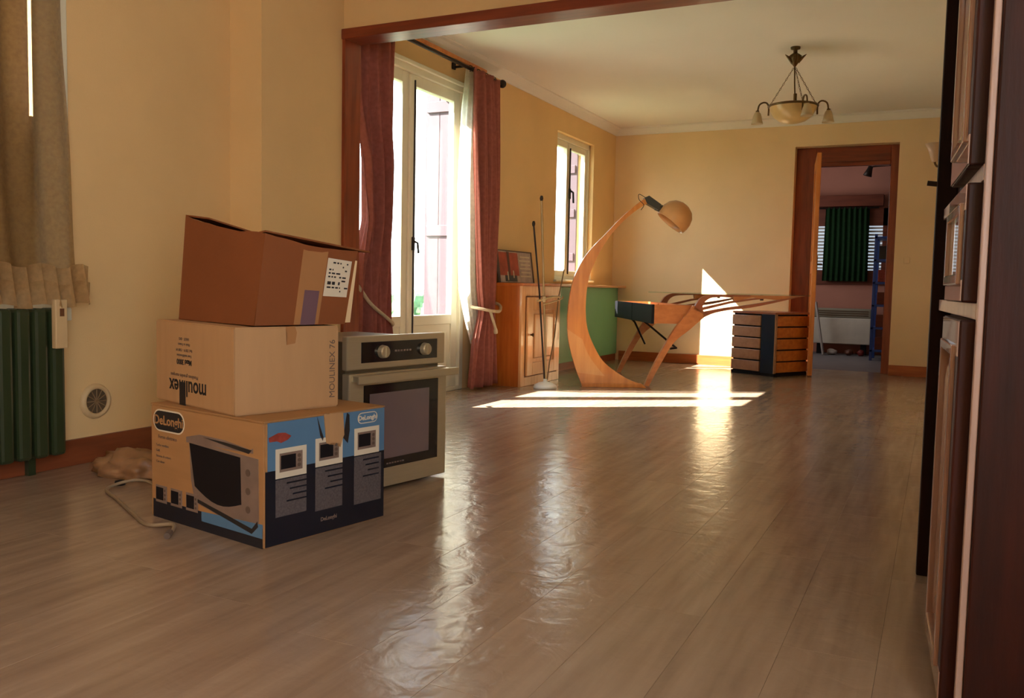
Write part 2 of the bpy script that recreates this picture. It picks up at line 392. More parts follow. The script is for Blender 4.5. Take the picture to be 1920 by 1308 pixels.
# ---------------- french door (door_1)
d1 = sempty('door_1'); xg = XL-.035
def casement(par, y0, y1, z0, z1, st, top, glz0, glz1, xm, label=None, th=.045, moulding=True):
    """one leaf lying in a plane x = xm ; glass between glz0 and glz1"""
    bm = bmesh.new()
    B(bm, xm-th/2, xm+th/2, y0, y0+st, z0, z1, .004); B(bm, xm-th/2, xm+th/2, y1-st, y1, z0, z1, .004)
    B(bm, xm-th/2, xm+th/2, y0+st, y1-st, glz1, z1, .004)
    B(bm, xm-th/2, xm+th/2, y0+st, y1-st, z0 if glz0-z0 < .12 else glz0-.07, glz0, .004)
    lf = obj('sash', bm, M_white, par)
    if glz0-z0 > .12:
        bm = box(xm-.012, xm+.012, y0+st, y1-st, z0, glz0-.07); B(bm, xm+.012, xm+.018, y0+st+.05, y1-st-.05, z0+.12, glz0-.13, .005)
        B(bm, xm-th/2, xm+th/2, y0+st, y1-st, z0, z0+.09, .004)
        obj('lower_panel', bm, M_white, lf)
    obj('pane', box(xm-.003, xm+.003, y0+st, y1-st, glz0, glz1), M_glass, lf)
    return lf
bm = bmesh.new(); B(bm, XL-.08, XL+.012, FD0, FD0+.05, 0, 2.24, .004); B(bm, XL-.08, XL+.012, FD1-.055, FD1, 0, 2.24, .004); B(bm, XL-.08, XL+.012, FD0, FD1, 2.165, 2.24, .004); B(bm, XL-.08, XL+.01, FD0, FD1, 0, .03, .004)
B(bm, XL+.0, XL+.03, FD0-.03, FD1+.03, 2.205, 2.235, .006)
obj('frame', bm, M_white, d1)
casement(d1, FD0+.05, 5.0, .03, 2.165, .085, .08, .56, 2.09, xg)
casement(d1, 5.0, FD1-.055, .03, 2.165, .085, .08, .56, 2.09, xg)
bm = box(xg+.02, xg+.04, 4.985, 5.015, .05, 2.15, .005); obj('meeting_bead', bm, M_white, d1)
bm = bmesh.new(); tube(bm, [(xg+.045, 5.03, .06), (xg+.045, 5.03, 2.12)], .006, 6); B(bm, xg+.035, xg+.05, 5.02, 5.045, 1.0, 1.09, .003); tube(bm, [(xg+.05, 5.03, 1.06), (xg+.075, 5.035, 1.05), (xg+.08, 5.04, .98)], .008, 8)
obj('espagnolette_handle', bm, M_iron, d1)
# ---------------- small window (window_1)
w1 = sempty('window_1'); xw = XL-.085
bm = bmesh.new(); B(bm, xw-.04, xw+.04, W20, W20+.03, .84, 2.2, .004); B(bm, xw-.04, xw+.04, W21-.03, W21, .84, 2.2, .004); B(bm, xw-.04, xw+.04, W20, W21, 2.15, 2.2, .004); B(bm, xw-.04, xw+.04, W20, W21, .84, .875, .004)
obj('frame', bm, M_white, w1)
casement(w1, W20+.03, 7.90, .875, 2.15, .055, .05, .93, 2.09, xw)
casement(w1, 7.90, W21-.03, .875, 2.15, .055, .05, .93, 2.09, xw)
bm = bmesh.new(); tube(bm, [(xw+.035, 7.9, .9), (xw+.035, 7.9, 2.1)], .007, 6); B(bm, xw+.03, xw+.045, 7.885, 7.915, 1.62, 1.72, .003); tube(bm, [(xw+.04, 7.9, 1.70), (xw+.07, 7.905, 1.68), (xw+.075, 7.905, 1.58)], .01, 8)
obj('handle', bm, M_iron, w1)
obj('sill_board', box(XL-.12, XL+.03, W20-.02, W21+.02, .825, .842, .003), M_white, w1)
# ---------------- near left window (window_2)
w2 = sempty('window_2')
bm = bmesh.new(); B(bm, XL-.06, XL+.012, WN1-.05, WN1, .60, 2.25, .004); B(bm, XL-.06, XL+.012, WN0, WN0+.05, .6, 2.25, .004); B(bm, XL-.06, XL+.012, WN0, WN1, 2.2, 2.25, .004); B(bm, XL-.06, XL+.015, WN0, WN1, .6, .65, .004)
obj('frame', bm, M_white, w2)
casement(w2, WN0+.05, 1.78, .65, 2.2, .06, .06, .72, 2.14, XL-.03)
casement(w2, 1.78, WN1-.05, .65, 2.2, .06, .06, .72, 2.14, XL-.03)

# ---------------- shutters
def shutter(name, hx, hy, ex, ey, z0, z1, label, nb=4):
    L = math.hypot(ex-hx, ey-hy); t = thing(name, label, 'shutter', (hx, hy, 0), math.atan2(ey-hy, ex-hx), 'wooden shutters outside')
    del t['group']
    for k in range(nb):
        obj('board', box(k*L/nb+.001, (k+1)*L/nb-.001, -.013, .013, z0, z1, .003), M_shut, t)
    for zz in (z0+.22, (z0+z1)/2, z1-.22): obj('batten', box(.02, L-.02, .013, .028, zz-.04, zz+.04, .003), M_shut, t)
    for zz in (z0+.55, (z0+z1)/2+.15, z1-.3): obj('hinge', box(L-.03, L+.02, -.019, -.0132, zz-.03, zz+.03), M_paper, t)
    return t
shutter('shutter', -3.262, 5.690, -3.505, 5.690, .05, 2.3, 'brown board shutter folded against the reveal of the tall glazed door', 2)
shutter('shutter', XO+.105, W21-.06, XO-.06, W21-.06, .86, 2.18, 'narrow board shutter folded beside the small far window', 2)
shutter('shutter', -3.34, WN0+.02, -3.34, 1.79, .62, 2.24, 'closed dark shutter behind the short net curtain, left leaf')
shutter('shutter', -3.34, 2.372, -3.34, 1.80, .62, 2.24, 'closed dark shutter behind the short net curtain, right leaf')
tag(obj('light_gap_block', box(-3.355, -3.325, 2.372, WN1, .60, 1.42), M_shut), 'added dark board blocking light in the lower gap beside the closed shutter', 'board')  # added board, closes off the lower part of the light slit

# ---------------- back door : lining, leaf, room behind
YF = 9.18
d2 = sempty('door_2')
obj('jamb', box(DX0, -1.165, YF, YF+.115, 0, DZ-.0, .004), M_lining, d2)
obj('jamb', box(DX1-.075, DX1, YF, YF+.115, 0, DZ-.0, .004), M_lining, d2)
bm = box(-1.165, DX1-.075, YF, YF+.115, 2.03, DZ, .004); B(bm, -1.165, DX1-.075, YF-.02, YF+.03, 2.0, 2.045, .008)
obj('header', bm, M_liningX, d2)
lf = bpy.data.objects.new('door_leaf', None)
L = .76
bm = bmesh.new(); B(bm, 0, .1, -.02, .02, .01, 2.03, .004); B(bm, L-.1, L, -.02, .02, .01, 2.03, .004); B(bm, .1, L-.1, -.02, .02, 1.92, 2.03, .004); B(bm, .1, L-.1, -.02, .02, .01, .18, .004); B(bm, .1, L-.1, -.02, .02, .95, 1.07, .004); B(bm, .1, L-.1, -.01, .01, .18, .95); B(bm, .1, L-.1, -.01, .01, 1.07, 1.92)
leaf = obj('leaf', bm, M_pine, d2, loc=(-1.150, YF-.03, 0)); leaf.rotation_euler = (0, 0, math.atan2(-.985, .15))
bm = bmesh.new(); B(bm, L-.08, L-.03, .02, .026, .93, 1.11, .002); tube(bm, [(L-.055, .02, 1.03), (L-.055, .06, 1.03), (L-.15, .065, 1.03)], .008, 8)
obj('handle', bm, M_bronze, leaf)
# back room
struct('wall_pink', box(-3.2, .6, 12.0, 12.2, 0, 2.6), M_pink)
struct('wall_pink_left', box(-2.4, -2.2, YB+.3, 12.0, 0, 2.6), M_pink)
struct('wall_pink_right', box(.2, .4, YB+.3, 12.0, 0, 2.6), M_pink)
struct('ceiling_back_room', box(-3.2, .6, YB+.3, 12.2, 2.6, 2.7), M_ceil)
struct('floor_back_room', box(-3.2, .6, 9.3, 12.2, -.1, -.002), M_carpet)

# ================================================================ FURNITURE AND THINGS
# ---------------- stacked cartons
def face_frame(c, axis_u, tilt=None):
    return frame2d(c, axis_u)
def plate(par, name, F, u0, u1, v0, v1, m, th=.0012, off=0):
    """flat print on a face; F maps (u, depth, v), the face being at depth 0 and outward = -y"""
    return obj(name, box(u0, u1, -th-off, .0004, v0, v1, 0, F), m, par)
def mini_oven(par, F, u0, v0, w, h, d=.0013):
    bm = box(u0, u0+w, -d-.0006, 0, v0, v0+h, 0, F); o = obj('oven_picture', bm, M_silver, par)
    obj('picture_door', box(u0+w*.05, u0+w*.7, -d-.0012, 0, v0+h*.15, v0+h*.88, 0, F), M_black, o)
    bm = bmesh.new()
    for k in range(3):
        Mk = F @ Matrix.Translation((u0+w*.85, -d-.0008, v0+h*(.25+.25*k))) @ Matrix.Rotation(math.pi/2, 4, 'X')
        lathe(bm, [(0, .0012), (w*.07, .0012), (w*.07, 0)], 10, Mk)
    obj('picture_knob', bm, M_inkg, o)['kind'] = 'stuff'

def carton(name, label, A, ul, wl, ur, wr, h, m, toppts=None, wall=.006):
    """A: nearest bottom corner (world); ul/ur unit vectors to the left/right face ends"""
    t = thing(name, label, 'box', A)
    return t
# bottom carton (printed) --------------------------------
A1 = Vector((-1.728, 1.940, 0)); ul = Vector((-.9825, .1865, 0)).normalized(); ur = Vector((.1865, .9825, 0)).normalized()
H1, WL1, WR1 = .374, .585, .487
t1 = thing('printed_appliance_carton', 'large printed oven carton at the bottom of the stack, blue and black right side', 'box', A1)
bm = bmesh.new()
P = [(0*ul), ul*WL1, ul*WL1+ur*WR1, ur*WR1]
vb = [bm.verts.new(p) for p in P]; vt = [bm.verts.new(p+Vector((0, 0, H1-.004))) for p in P]
bm.faces.new(vb[::-1]); bm.faces.new(vt)
for i in range(4): bm.faces.new((vb[i], vb[(i+1) % 4], vt[(i+1) % 4], vt[i]))
bmesh.ops.bevel(bm, geom=bm.edges[:], offset=.004, segments=2, affect='EDGES')
obj('carton_body', bm, M_card, t1)
# top flaps meeting in the middle, slightly raised
bm = bmesh.new(); Mf = Matrix((ur, ul, Vector((0, 0, 1)))).transposed().to_4x4()
B(bm, .0, WR1/2-.004, 0, WL1, H1-.004, H1-.0005, 0, Mf); obj('flap', bm, M_card, t1)
bm = bmesh.new(); B(bm, WR1/2+.004, WR1, .0, WL1, H1-.004, H1-.0005, 0, Mf); obj('flap', bm, M_card, t1)
# left face prints: local u runs from far left (0) to corner (WL1)
FL = frame2d(ul*WL1, -ul)
plate(t1, 'bottom_band', FL, .012, WL1-.006, .0, .060, M_navy, .0010)
prism_b = bmesh.new(); prism(prism_b, [(.28, .03), (WL1-.006, .03), (WL1-.006, .072), (.28, .060)], -.0016, 0, FL); obj('blue_band', prism_b, M_blueP, t1)
for k in range(3): mini_oven(t1, FL, .028+k*.085, .052+.0*k, .062, .056)
# logo pill
def pill(bm, cx, cz, w, h, d, F):
    pts = []
    for k in range(13): a = math.pi/2-math.pi*k/12; pts.append((cx+w/2-h/2+h/2*math.cos(a), cz+h/2*math.sin(a)))
    for k in range(13): a = -math.pi/2-math.pi*k/12; pts.append((cx-w/2+h/2+h/2*math.cos(a), cz+h/2*math.sin(a)))
    prism(bm, pts, -d, 0, F)
bm = bmesh.new(); pill(bm, .103, .322, .176, .072, .0008, FL); obj('logo_outline', bm, M_paper, t1)
bm = bmesh.new(); pill(bm, .103, .322, .166, .062, .0014, FL); lg = obj('logo', bm, M_ink, t1)
text('lettering', "DeLonghi", .042, FL @ Matrix.Translation((.103, -.0016, .322)), M_card, lg, .0003, 1.0, bold=.0008)
text('lettering', "Forno elettrico", .017, FL @ Matrix.Translation((.095, -.0008, .268)), M_inkg, t1, .0003)
for k, s in enumerate(("Turbo ventilato", "Grill", "Sistema di cottura", "Con timer")):
    text('lettering', s, .0115, FL @ Matrix.Translation((.03, -.0008, .240-.018*k)), M_inkg, t1, .0003, align='LEFT')
# big oven picture
bm = bmesh.new(); prism(bm, [(.20, .285), (.27, .300), (.40, .298), (.52, .285), (.535, .29), (.535, .275), (.20, .268)], -.0009, 0, FL)
prism(bm, [(.215, .275), (.56, .262), (.562, .05), (.54, .032), (.245, .085), (.225, .15)], -.0009, 0, FL)
op = obj('oven_picture', bm, M_silver, t1)
bm = bmesh.new(); pts = [(.218, .268), (.475, .256), (.480, .115)] + [(.48-.235*k/8, .115-.030*math.sin(math.pi*k/8)+.02*k/8) for k in range(1, 9)]
prism(bm, pts, -.0017, 0, FL); obj('picture_door', bm, M_black, op)
bm = prism(bmesh.new(), [(.29, .294), (.40, .292), (.53, .284), (.515, .272), (.44, .279)], -.0017, 0, FL); obj('picture_shadow', bm, M_ink, op)
bm = prism(bmesh.new(), [(.245, .088), (.53, .036), (.56, .062), (.556, .078), (.53, .052), (.248, .098)], -.0017, 0, FL); obj('picture_shadow', bm, M_ink, op)
for k in range(3): obj('picture_knob', lathe(bmesh.new(), [(0, .001), (.011, .001), (.011, 0)], 12, FL @ Matrix.Translation((.512, -.0012, .215-.055*k)) @ Matrix.Rotation(math.pi/2, 4, 'X')), M_inkg, op)
# right face prints: u from corner(0) to far right (WR1)
FR = frame2d((0, 0, 0), ur)
bm = box(.012, WR1-.003, -.0008, 0, .225, H1-.006, 0, FR); obj('blue_panel', bm, M_blueP, t1)
plate(t1, 'navy_panel', FR, .004, WR1-.003, .003, .226, M_navy, .0009)
for k, (u0, w) in enumerate(((.040, .115), (.190, .110), (.350, .110))):
    zb = .20+.012*k
    plate(t1, 'white_panel', FR, u0, u0+w, zb, zb+.088, M_paper, .0016)
    mini_oven(t1, FR, u0+.014, zb+.018, w-.03, .056, .0018)
    plate(t1, 'grey_text_panel', FR, u0, u0+w+.01*(k == 2), .085-.01*k, zb-.004, M_greyP, .0014)
    bm = bmesh.new()
    for j in range(4): B(bm, u0+w*(.35+.1*((j*7) % 3)), u0+w, -.0018, 0, zb-.02-.018*j, zb-.015-.018*j, 0, FR)
    obj('text_line', bm, M_navy, t1)['kind'] = 'stuff'
bm = bmesh.new(); pill(bm, .408, .343, .088, .036, .0012, FR); obj('logo_outline', bm, M_paper, t1)
bm = bmesh.new(); pill(bm, .408, .343, .082, .030, .0016, FR); lg2 = obj('logo', bm, M_blueP, t1)
text('lettering', "DeLonghi", .021, FR @ Matrix.Translation((.408, -.0018, .343)), M_paper, lg2, .0003, bold=.0006)
text('lettering', "DeLonghi", .017, FR @ Matrix.Translation((.245, -.0012, .045)), M_silver, t1, .0003, bold=.0003)
bm = bmesh.new(); prism(bm, [(.015, .325), (.05, .336), (.075, .334), (.098, .322), (.085, .312), (.06, .305), (.045, .312), (.018, .312)], -.0014, 0, FR); obj('red_picture', bm, M_red, t1)
# torn strip of bare cardboard, peeled forward
bm = bmesh.new(); prism(bm, [(.222, H1-.002), (.300, H1-.004), (.305, .30), (.297, .285), (.290, .262), (.283, .278), (.27, .272), (.258, .283), (.245, .276), (.232, .282), (.228, .33)], -.0035, -.001, FR); obj('torn_strip', bm, M_cardB, t1)
bm = bmesh.new(); prism(bm, [(.196, H1-.006), (.222, .30), (.218, .29), (.208, .31)], -.0016, 0, FR); obj('tear_gap', bm, M_ink, t1); bm = bmesh.new(); prism(bm, [(.318, H1-.006), (.302, .29), (.322, .27), (.330, .31), (.328, .36)], -.0016, 0, FR); obj('tear_gap', bm, M_ink, t1)
# middle carton (upside-down lettering) ------------------
A2 = Vector((-1.862, 1.965, H1)); ul2 = Vector((-.955, .297, 0)).normalized(); ur2 = Vector((.297, .955, 0)).normalized()
H2, WL2, WR2 = .268, .515, .372
t2 = thing('pale_appliance_carton', 'pale tan carton with upside-down black lettering, middle of the stack', 'box', A2)
bm = bmesh.new(); P = [Vector((0, 0, 0)), ul2*WL2, ul2*WL2+ur2*WR2, ur2*WR2]
hh = [H2, H2+.004, H2+.002, H2-.001]
vb = [bm.verts.new(p) for p in P]; vt = [bm.verts.new(p+Vector((0, 0, h-.003))) for p, h in zip(P, hh)]
bm.faces.new(vb[::-1]); bm.faces.new(vt)
for i in range(4): bm.faces.new((vb[i], vb[(i+1) % 4], vt[(i+1) % 4], vt[i]))
bmesh.ops.bevel(bm, geom=bm.edges[:], offset=.005, segments=2, affect='EDGES')
obj('carton_body', bm, M_cardB, t2)
FL = frame2d(ul2*WL2, -ul2); FR = frame2d((0, 0, 0), ur2)
flip = Matrix.Rotation(math.pi, 4, 'Y')
text('lettering', "moulinex", .072, FL @ Matrix.Translation((.222, -.0008, .058)) @ flip, M_ink, t2, .0003, sx=.92, bold=.0012)
text('lettering', "Moulinex grandes marques", .017, FL @ Matrix.Translation((.20, -.0008, .095)) @ flip, M_inkg, t2, .0003)
text('lettering', "Maxi 3000", .024, FL @ Matrix.Translation((.20, -.0008, .140)) @ flip, M_ink, t2, .0003, bold=.0006)
for k, s in enumerate(("Four multifonction", "Ref. 220 V - 1500 W", "Made in France", "HAUT - BAS")):
    text('lettering', s, .013, FL @ Matrix.Translation((.20, -.0008, .160+.018*k)) @ flip, M_inkg, t2, .0003)
plate(t2, 'tape', FL, .168, .208, .0, .075, M_ink, .0012)
rot = Matrix.Rotation(-math.pi/2, 4, 'Y')
text('lettering', "MOULINEX 76", .030, FR @ Matrix.Translation((WR2-.026, -.0008, .125)) @ rot, M_inkg, t2, .0003)
bm = bmesh.new(); prism(bm, [(.172, .265), (.205, .266), (.212, .245), (.206, .212), (.176, .208), (.178, .24)], -.0012, 0, FR); obj('tape', bm, M_tape, t2)
plate(t2, 'edge_tape', FR, .0, .012, .004, H2-.004, M_cardB, .001)
# top carton : open, sheared ------------------------------
ZT = H1+H2+.001
A3 = Vector((-1.845, 2.03, ZT)); WL3, WR3 = .485, .335
t3 = thing('brown_moving_carton', 'dark brown carton leaning open on top of the stack', 'box', A3)
b0 = [Vector((0, 0, 0)), ul2*WL3, ul2*WL3+ur2*WR3, ur2*WR3]
sh = Vector((.030, .014, 0))
tp = [sh+Vector((0, 0, .280)), b0[1]+sh*.9+Vector((-.005, 0, .350)), b0[2]+sh+Vector((0, 0, .262)), b0[3]+sh*1.1+Vector((0, 0, .240))]
def carton_wall(i, j, name, m, n=8, seed=0, jag=.0, bow=.0):
    rnd = random.Random(seed); bm = bmesh.new(); a0, a1, c0, c1 = b0[i], b0[j], tp[i], tp[j]
    e = (a1-a0).normalized(); nrm = Vector((e.y, -e.x, 0)); rows = 5
    for off in (0, .006):
        pass
    g = []
    for r in range(rows+1):
        g.append([])
        for k in range(n+1):
            s = k/n; tt = r/rows; p = (a0.lerp(a1, s)).lerp(c0.lerp(c1, s), tt)
            p = p - nrm*bow*math.sin(math.pi*s)*math.sin(math.pi*tt)
            if r == rows: p.z += -jag*rnd.random() - .012*math.sin(math.pi*s)
            g[-1].append(p)
    V0 = [[bm.verts.new(p) for p in rw] for rw in g]; V1 = [[bm.verts.new(p-nrm*.005*(1 if True else 0)) for p in rw] for rw in g]
    for r in range(rows):
        for k in range(n):
            bm.faces.new((V0[r][k], V0[r][k+1], V0[r+1][k+1], V0[r+1][k])); bm.faces.new((V1[r][k], V1[r+1][k], V1[r+1][k+1], V1[r][k+1]))
    for k in range(n):
        bm.faces.new((V0[rows][k], V0[rows][k+1], V1[rows][k+1], V1[rows][k])); bm.faces.new((V0[0][k+1], V0[0][k], V1[0][k], V1[0][k+1]))
    for r in range(rows):
        bm.faces.new((V0[r][0], V0[r+1][0], V1[r+1][0], V1[r][0])); bm.faces.new((V0[r+1][n], V0[r][n], V1[r][n], V1[r+1][n]))
    return obj(name, bm, m, t3)
carton_wall(1, 0, 'side_wall', M_cardD, 10, 1, .006)
carton_wall(0, 3, 'side_wall', M_cardD, 10, 2, .003)
carton_wall(3, 2, 'side_wall', M_cardD, 6, 3, .004)
carton_wall(2, 1, 'side_wall', M_cardD, 6, 4, .004)
bm = bmesh.new(); vs = [bm.verts.new(p+Vector((0, 0, .001))) for p in b0]; vs2 = [bm.verts.new(p+Vector((0, 0, .006))) for p in b0]; bm.faces.new(vs[::-1]); bm.faces.new(vs2)
for i in range(4): bm.faces.new((vs[i], vs[(i+1) % 4], vs2[(i+1) % 4], vs2[i]))
obj('bottom', bm, M_cardD, t3)
# flaps folded over, lying loosely: right-hand flap sticks out past the edge
def flap(pts, name, m):
    bm = bmesh.new(); a = [bm.verts.new(p) for p in pts]; b = [bm.verts.new(p+Vector((0, 0, .005))) for p in pts]; n = len(pts)
    bm.faces.new(a[::-1]); bm.faces.new(b)
    for i in range(n): bm.faces.new((a[i], a[(i+1) % n], b[(i+1) % n], b[i]))
    return obj(name, bm, m, t3)
flap([tp[0]+Vector((0, 0, .001)), tp[3]+ur2*.045+Vector((.004, 0, -.006)), tp[3]+ul2*.14+Vector((0, 0, .0)), tp[0]+ul2*.05+Vector((0, 0, -.004))], 'flap', M_cardD)
flap([tp[1]+Vector((0, 0, -.004)), tp[1]+ul2*-.16+Vector((0, 0, -.02)), tp[2]+ul2*-.16+Vector((0, 0, -.01)), tp[2]+Vector((0, 0, .0))], 'flap', M_cardD)
def onface(s, t_, e=0):
    """point on right face of the sheared top carton: s along (m), t up 0..1"""
    q = s/WR3
    p = (b0[0].lerp(b0[3], q)).lerp(tp[0].lerp(tp[3], q), t_); return p - Vector((-ur2.y, ur2.x, 0))*e
def quadplate(name, s0, s1, t0, t1_, m, par, e=.001):
    bm = bmesh.new(); f = [onface(s0, t0, e), onface(s1, t0, e), onface(s1, t1_, e), onface(s0, t1_, e)]; g = [onface(s0, t0, -.0), onface(s1, t0), onface(s1, t1_), onface(s0, t1_)]
    a = [bm.verts.new(p) for p in f]; b = [bm.verts.new(p) for p in g]; bm.faces.new(a); bm.faces.new(b[::-1])
    for i in range(4): bm.faces.new((a[i], b[i], b[(i+1) % 4], a[(i+1) % 4]))
    return obj(name, bm, m, par)
quadplate('tape_strip', .135, .225, .005, .93, M_tape, t3, .0008)
quadplate('tape', .158, .212, .0, .42, M_tapeP, t3, .0014)
lab = quadplate('shipping_label', .228, .318, .36, .84, M_paper, t3, .0012)
bm = bmesh.new(); rnd = random.Random(5)
for j in range(9):
    tt = .42+.045*j; s = .236
    while s < .305:
        w = rnd.uniform(.004, .016)
        if rnd.random() < .62:
            f = [onface(s, tt, .0022), onface(s+w, tt, .0022), onface(s+w, tt+.02+.02*(j == 2), .0022), onface(s, tt+.02+.02*(j == 2), .0022)]
            bm.faces.new([bm.verts.new(p) for p in f])
        s += w+.004
obj('lettering', bm, M_ink, lab)['kind'] = 'stuff'
bm = bmesh.new(); f = [onface(WR3-.006, .02, .001), onface(WR3+.012, .02, .003), onface(WR3+.002, .86, .003), onface(WR3-.004, .86, .001)]
a = [bm.verts.new(p) for p in f]; b = [bm.verts.new(p+ur2*.0+Vector((-ur2.y, ur2.x, 0))*.004) for p in f]; bm.faces.new(a); bm.faces.new(b[::-1])
for i in range(4): bm.faces.new((a[i], b[i], b[(i+1) % 4], a[(i+1) % 4]))
obj('gap_light_strip', bm, M_cardgap, t3)  # pale strip stands for the light in the gap at the carton's edge

# ---------------- built-in oven standing on the floor
O0 = Vector((-1.896, 2.552, 0)); O1 = Vector((-1.798, 3.066, 0)); uo = (O1-O0).normalized(); WO = .53; HO = .585
to = thing('oven', 'freestanding built-in oven with black glass door beside the cartons', 'oven', O0)
F = frame2d((0, 0, 0), uo)
obj('casing', box(.015, WO-.012, .02, .50, .012, HO-.02, .003, F), mat('galvanised', srgb(130, 120, 100), .4, metal=.7), to)
for a, b in ((.03, .07), (.03, .44), (.44, .07), (.44, .44)): obj('foot', box(a, a+.03, b, b+.03, 0, .013, .002, F), M_black, to)
cp = obj('control_panel', box(0, WO, -.004, .022, .462, HO, .004, F), M_steel, to)
obj('display_glass', box(.07, WO-.048, -.0065, 0, .486, .562, .001, F), M_oglass, cp)
for u0 in (.175, WO-.125):
    Mk = F @ Matrix.Translation((u0, -.006, .524)) @ Matrix.Rotation(math.pi/2, 4, 'X')
    bm = lathe(bmesh.new(), [(0, .022), (.020, .022), (.023, .018), (.025, 0)], 20, Mk); B(bm, u0-.003, u0+.003, -.031, -.026, .504, .544, .001, F)
    obj('knob', bm, M_steel, cp)
bm = bmesh.new()
for k in range(6): B(bm, .24+k*.016, .251+k*.016, -.0072, -.006, .521, .528, 0, F)
obj('display_marks', bm, M_silver, cp)['kind'] = 'stuff'
dr = obj('oven_door', box(0, WO, -.016, .02, .012, .450, .004, F), M_steel, to)
obj('door_glass', box(.072, WO-.052, -.0185, -.01, .085, .405, .002, F), M_oglass, dr)
obj('window', box(.10, WO-.105, -.0195, -.015, .12, .372, .002, F), M_owin, dr)
bm = bmesh.new(); B(bm, -.004, WO+.012, -.072, -.060, .418, .448, .003, F); B(bm, .012, .04, -.065, -.012, .422, .444, .002, F); B(bm, WO-.03, WO-.002, -.065, -.012, .422, .444, .002, F)
obj('handle', bm, M_steel, dr)
bm = bmesh.new()
for k in range(7): B(bm, .19+k*.014, .200+k*.014, -.0192, -.018, .098, .103, 0, F)
obj('lettering', bm, M_silver, dr)['kind'] = 'stuff'

# ---------------- radiator below the near window
tr = thing('radiator', 'dark green fin radiator under the net curtain', 'radiator', (-3.14, 1.75, 0))
ys = [2.275-.072*k for k in range(12)]
for k, y in enumerate(ys):
    bm = bmesh.new(); B(bm, -.03, .055, y-1.75, y-1.75+.058, .075, .655, .014); obj('fin', bm, M_rad, tr)
bm = bmesh.new(); tube(bm, [(.005, -.19, .115), (.005, .54, .115)], .02, 10); obj('manifold', bm, M_rad, tr); bm = tube(bmesh.new(), [(.005, -.19, .62), (.005, .54, .62)], .02, 10); obj('manifold', bm, M_rad, tr)
obj('bracket', box(-.045, -.02, -.12, -.09, .0, .62), M_rad, tr); obj('bracket', box(-.045, -.02, .47, .50, .0, .62), M_rad, tr)
tb = thing('heating_meter', 'small cream heat meter clipped on the radiator end', 'meter', (-3.075, 2.29, .50))
obj('case', box(-.004, .022, -.022, .030, 0, .19, .004), M_beige, tb)
obj('display', box(.022, .024, -.004, .014, .125, .155), mat('brown_window', srgb(104, 62, 36), .4), tb)
# ---------------- round vent
tv = thing('wall_vent', 'round cream air vent low on the wall left of the cartons', 'vent', (XL, 2.555, .255))
Mv = Matrix.Rotation(math.pi/2, 4, 'Y')
obj('rim', lathe(bmesh.new(), [(.052, .0), (.052, .014), (.058, .02), (.068, .016), (.074, .004), (.075, .0)], 32, Mv), M_beige, tv, True)
bm = lathe(bmesh.new(), [(0, .008), (.052, .008), (.052, 0)], 28, Mv); obj('grille', bm, M_grille, tv)
bm = bmesh.new()
for k in range(6):
    a = math.pi*k/6
    tube(bm, [(.011, .05*math.cos(a), .05*math.sin(a)), (.011, -.05*math.cos(a), -.05*math.sin(a))], .0022, 5)
lathe(bm, [(0, .016), (.008, .015), (.009, .008)], 12, Mv)
obj('spoke', bm, mat('spoke_brown', srgb(140, 112, 78), .5), tv)
# ---------------- net curtain (short, ruffled)
def sheet(bm, fn, nu, nv, thick=0):
    g = [[bm.verts.new(fn(i/nu, j/nv)) for i in range(nu+1)] for j in range(nv+1)]
    for j in range(nv):
        for i in range(nu): bm.faces.new((g[j][i], g[j][i+1], g[j+1][i+1], g[j+1][i]))
    return bm
tn = thing('net_curtain', 'short beige net curtain with ruffled hem above the green radiator', 'curtain', (-3.13, 1.8, 0))
def fnet(u, v):
    z = .80+1.46*v; y = -.62+(1.18+.05*(1-v))*u + .006*math.sin(v*9+u*5)
    return Vector((.012*math.sin(u*60+1.3*math.sin(v*4))*(1.2-v*.3)+.02*(1-v), y-.03*(1-v)*0, z))
obj('net', sheet(bmesh.new(), fnet, 150, 20), M_net, tn, True)
def frill(z0, z1, amp, name, x0):
    def f(u, v):
        y = -.62+1.26*u; z = z0+(z1-z0)*v+.01*math.sin(u*47)
        return Vector((x0+amp*(1.1-v)*math.sin(u*130+.8*math.sin(u*17)), y+.008*math.cos(u*130), z))
    obj(name, sheet(bmesh.new(), f, 320, 6), M_netfrill, tn, True)
frill(.665, .755, .024, 'ruffle', .06); frill(.74, .82, .016, 'ruffle', .05)
bm = bmesh.new(); tube(bm, [(.01, -.64, 2.26), (.01, .62, 2.26)], .008, 8); obj('rod', bm, M_brass, tn)

# ---------------- cable and crumpled film by the wall
pts = resample([(-2.60, 2.34, .006), (-2.66, 2.33, .02), (-2.70, 2.29, .02), (-2.70, 2.20, .008), (-2.55, 2.12, .006), (-2.36, 2.02, .006), (-2.20, 1.94, .008), (-2.10, 1.95, .02), (-2.06, 1.90, .006)], 60)
tc_ = thing('loose_cable', 'thin beige cable curling on the floor by the carton stack', 'cable', (-2.4, 2.1, 0))
bm = bmesh.new(); tube(bm, [Vector(p)-Vector((-2.4, 2.1, 0)) for p in pts], .006, 8); obj('cord', bm, M_cable, tc_)
bm = bmesh.new(); tube(bm, [(.335, -.195, .012), (.355, -.225, .010)], .010, 8); obj('plug', bm, M_inkg, tc_)
tf = thing('crumpled_film', 'crumpled translucent plastic film on the floor between wall and cartons', 'plastic film', (-2.85, 2.46, 0))
rnd = random.Random(3)
bm = bmesh.new(); bmesh.ops.create_icosphere(bm, subdivisions=4, radius=1)
from mathutils import noise
for v in bm.verts:
    n1 = noise.noise(v.co*2.3)*.28+abs(noise.noise(v.co*5.5))*.28
    d = v.co.normalized()*(.80+n1); v.co = Vector((d.x*.22, d.y*.13, max(-.0, (d.z+.25)*.085)))
obj('film', bm, M_film, tf, True)
